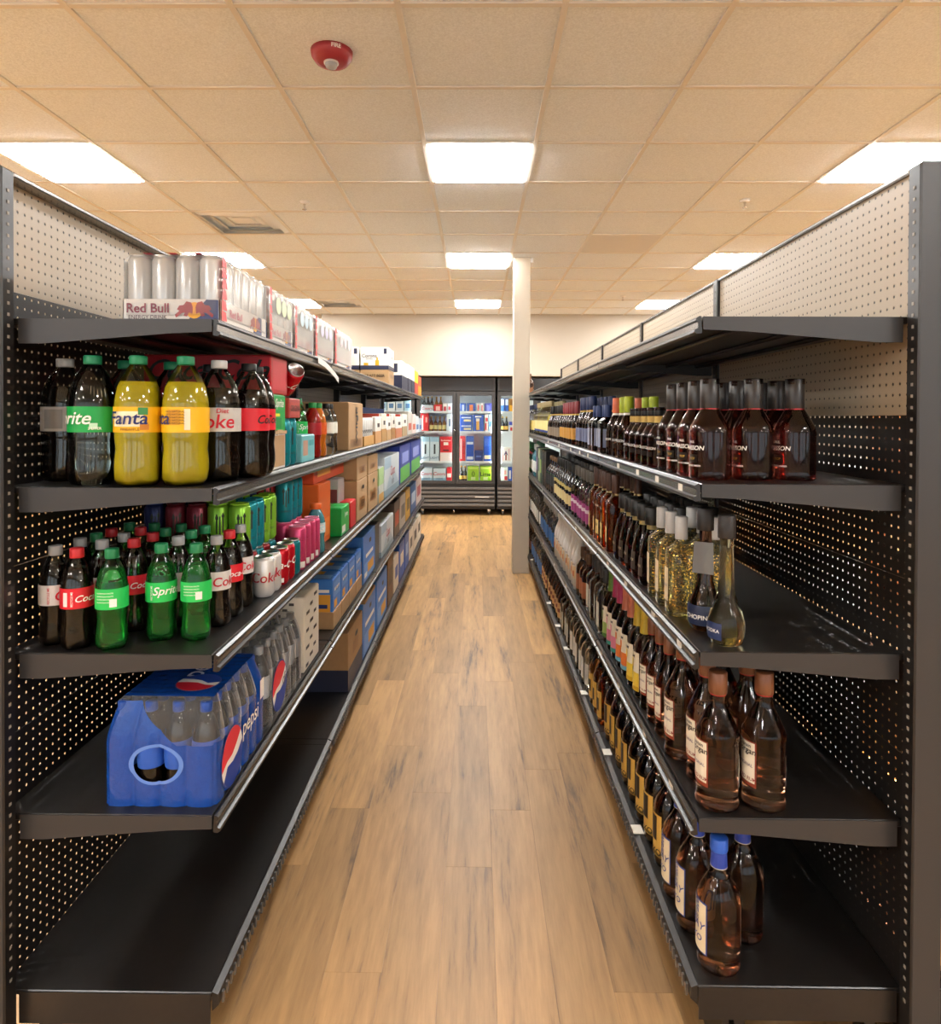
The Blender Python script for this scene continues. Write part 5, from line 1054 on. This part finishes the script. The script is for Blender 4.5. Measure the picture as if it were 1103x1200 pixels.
# right door of the middle cooler
crow('beerd', 415, 465, 2, 0, 'on the bottom shelf of the right cooler door')
for a, c, s_ in ((470, 550, 'left'), (556, 636, 'right')): citem(a, c, 0, .225, '%s lime green beer carton on the bottom cooler shelf' % s_, body=LG, rects=[('cam', .1, .9, .82, .95, C('c4e060')), ('cam', .3, .7, .1, .3, C('d8e8a0'))], texts=[('cam', .5, .5, .35, '()' if s_ == 'left' else 'Lime', K_, 0, 0)])
citem(415, 455, 1, .38, 'tall red beer carton in the right cooler door', body=RB, rects=[('cam', .1, .35, .1, .9, C('f0c0b8')), ('cam', .5, .9, .3, .8, C('b01c24'))])
citem(458, 515, 1, .38, 'tall blue beer carton left of the short blue one', body=BL, rects=[('cam', .1, .9, .68, .78, C('d8e4f4')), ('cam', .1, .9, .08, .2, C('d8e4f4'))]); citem(518, 578, 1, .165, 'short navy beer carton between the tall blue ones', body=C('1c3578'), rects=[('cam', .2, .8, .4, .55, C('5a7ac0'))]); citem(581, 636, 1, .38, 'tall blue beer carton right of the short one', body=BL, rects=[('cam', .1, .9, .1, .25, C('e8d8b0')), ('cam', .1, .9, .6, .9, C('2a60c8'))])
for k_ in range(2): citem(416, 502, 2, .125, '%s blue carton of the stacked pair on the third cooler shelf' % ('lower', 'upper')[k_], dz=.127*k_, body=BL, rects=[('cam', .3, .9, .2, .45, C('e8d8a0')), ('cam', .1, .9, .6, .75, C('d8e4f4'))])
citem(506, 582, 2, .255, 'blue beer carton with a tall beer glass picture', body=BL, rects=[('cam', .3, .6, .1, .62, C('e0a848')), ('cam', .28, .62, .62, .78, C('f0ead8')), ('cam', .2, .8, .85, .93, W_)])
citem(586, 613, 2, .262, 'white carton with red print on the third cooler shelf', body=C('e4d8d4'), rects=[('cam', .1, .6, .1, .5, RB), ('cam', .3, .9, .6, .8, RB)]); citem(615, 640, 2, .262, 'pale blue carton at the edge of the third cooler shelf', body=C('a8d0e0'), rects=[('cam', .2, .8, .3, .6, C('3a78b0'))])
for a, c, c1, c2, lab in ((416, 457, '2a58b4', 'c8d4e8', 'blue can pack on the top shelf of the right cooler door'), (461, 526, '2048a0', 'e07a3a', 'navy pack with orange bottle picture on the top cooler shelf'), (531, 555, 'd8d0cc', 'c84048', 'left red and white can on the top cooler shelf'), (558, 582, 'd8d0cc', 'd04a40', 'right red and white can on the top cooler shelf'), (586, 636, '3a3c98', '8088d0', 'violet blue carrier on the top cooler shelf')):
    citem(a, c, 3, .13, lab, body=C(c1), rects=[('cam', .3, .7, .1, .8, C(c2))])
# third cooler, left door
citem(700, 752, 0, .21, 'pale beer carton with red ribbon on the bottom shelf of right cooler', body=C('d4dcd0'), rects=[('cam', .55, .95, .1, .4, RB), ('cam', .5, .8, .5, .8, C('e8a8a0'))]); citem(755, 790, 0, .21, 'blue beer carton on the bottom shelf of right cooler', body=BL, rects=[('cam', .1, .5, .2, .8, W_)])
citem(700, 775, 1, .215, 'white beer carton with red frame and bottle emblem', body=C('e6e0d8'), rects=[('cam', .18, .22, .1, .9, RB), ('cam', .78, .82, .1, .9, RB), ('cam', .43, .57, .1, .5, C('8a3a1c')), ('cam', .46, .54, .5, .72, C('c05a20'))], texts=[('cam', .5, .6, .3, 'A', C('2a3a6a'), 0, 0)])
crow('beerd', 700, 755, 2, 2, 'on the third shelf of the right cooler'); citem(757, 800, 2, .17, 'white blue and red carton on the third shelf of right cooler', body=C('e4e4e8'), rects=[('cam', 0, 1, .6, .9, C('3a48b0')), ('cam', .2, .8, .1, .4, RB)])
for a, c, c1, c2, lab in ((698, 726, '3a68b4', 'd8e0e8', 'left blue and white pack on the top shelf of right cooler'), (728, 755, '2c58a8', 'd8e0e8', 'right blue and white pack on the top shelf of right cooler'), (757, 790, 'e0a420', '8a5a10', 'yellow pack on the top shelf of right cooler')):
    citem(a, c, 3, .2, lab, body=C(c1), rects=[('cam', .1, .9, .5, .95, C(c2))])
# leftmost cooler: packs glimpsed between the shelves
for q in range(4):
    for k_ in range(4): citem(-150+58*k_, -96+58*k_, q, .17, '%s pack in the leftmost cooler, shelf %s from bottom' % (('pale blue', 'white', 'silver', 'ice blue')[k_], ORD[q]), body=C(('b8d4e0', 'e4e8e8', 'c8d0d4', 'a8ccd8')[k_]), rects=[('cam', .2, .8, .3, .7, C('4a78a8'))])
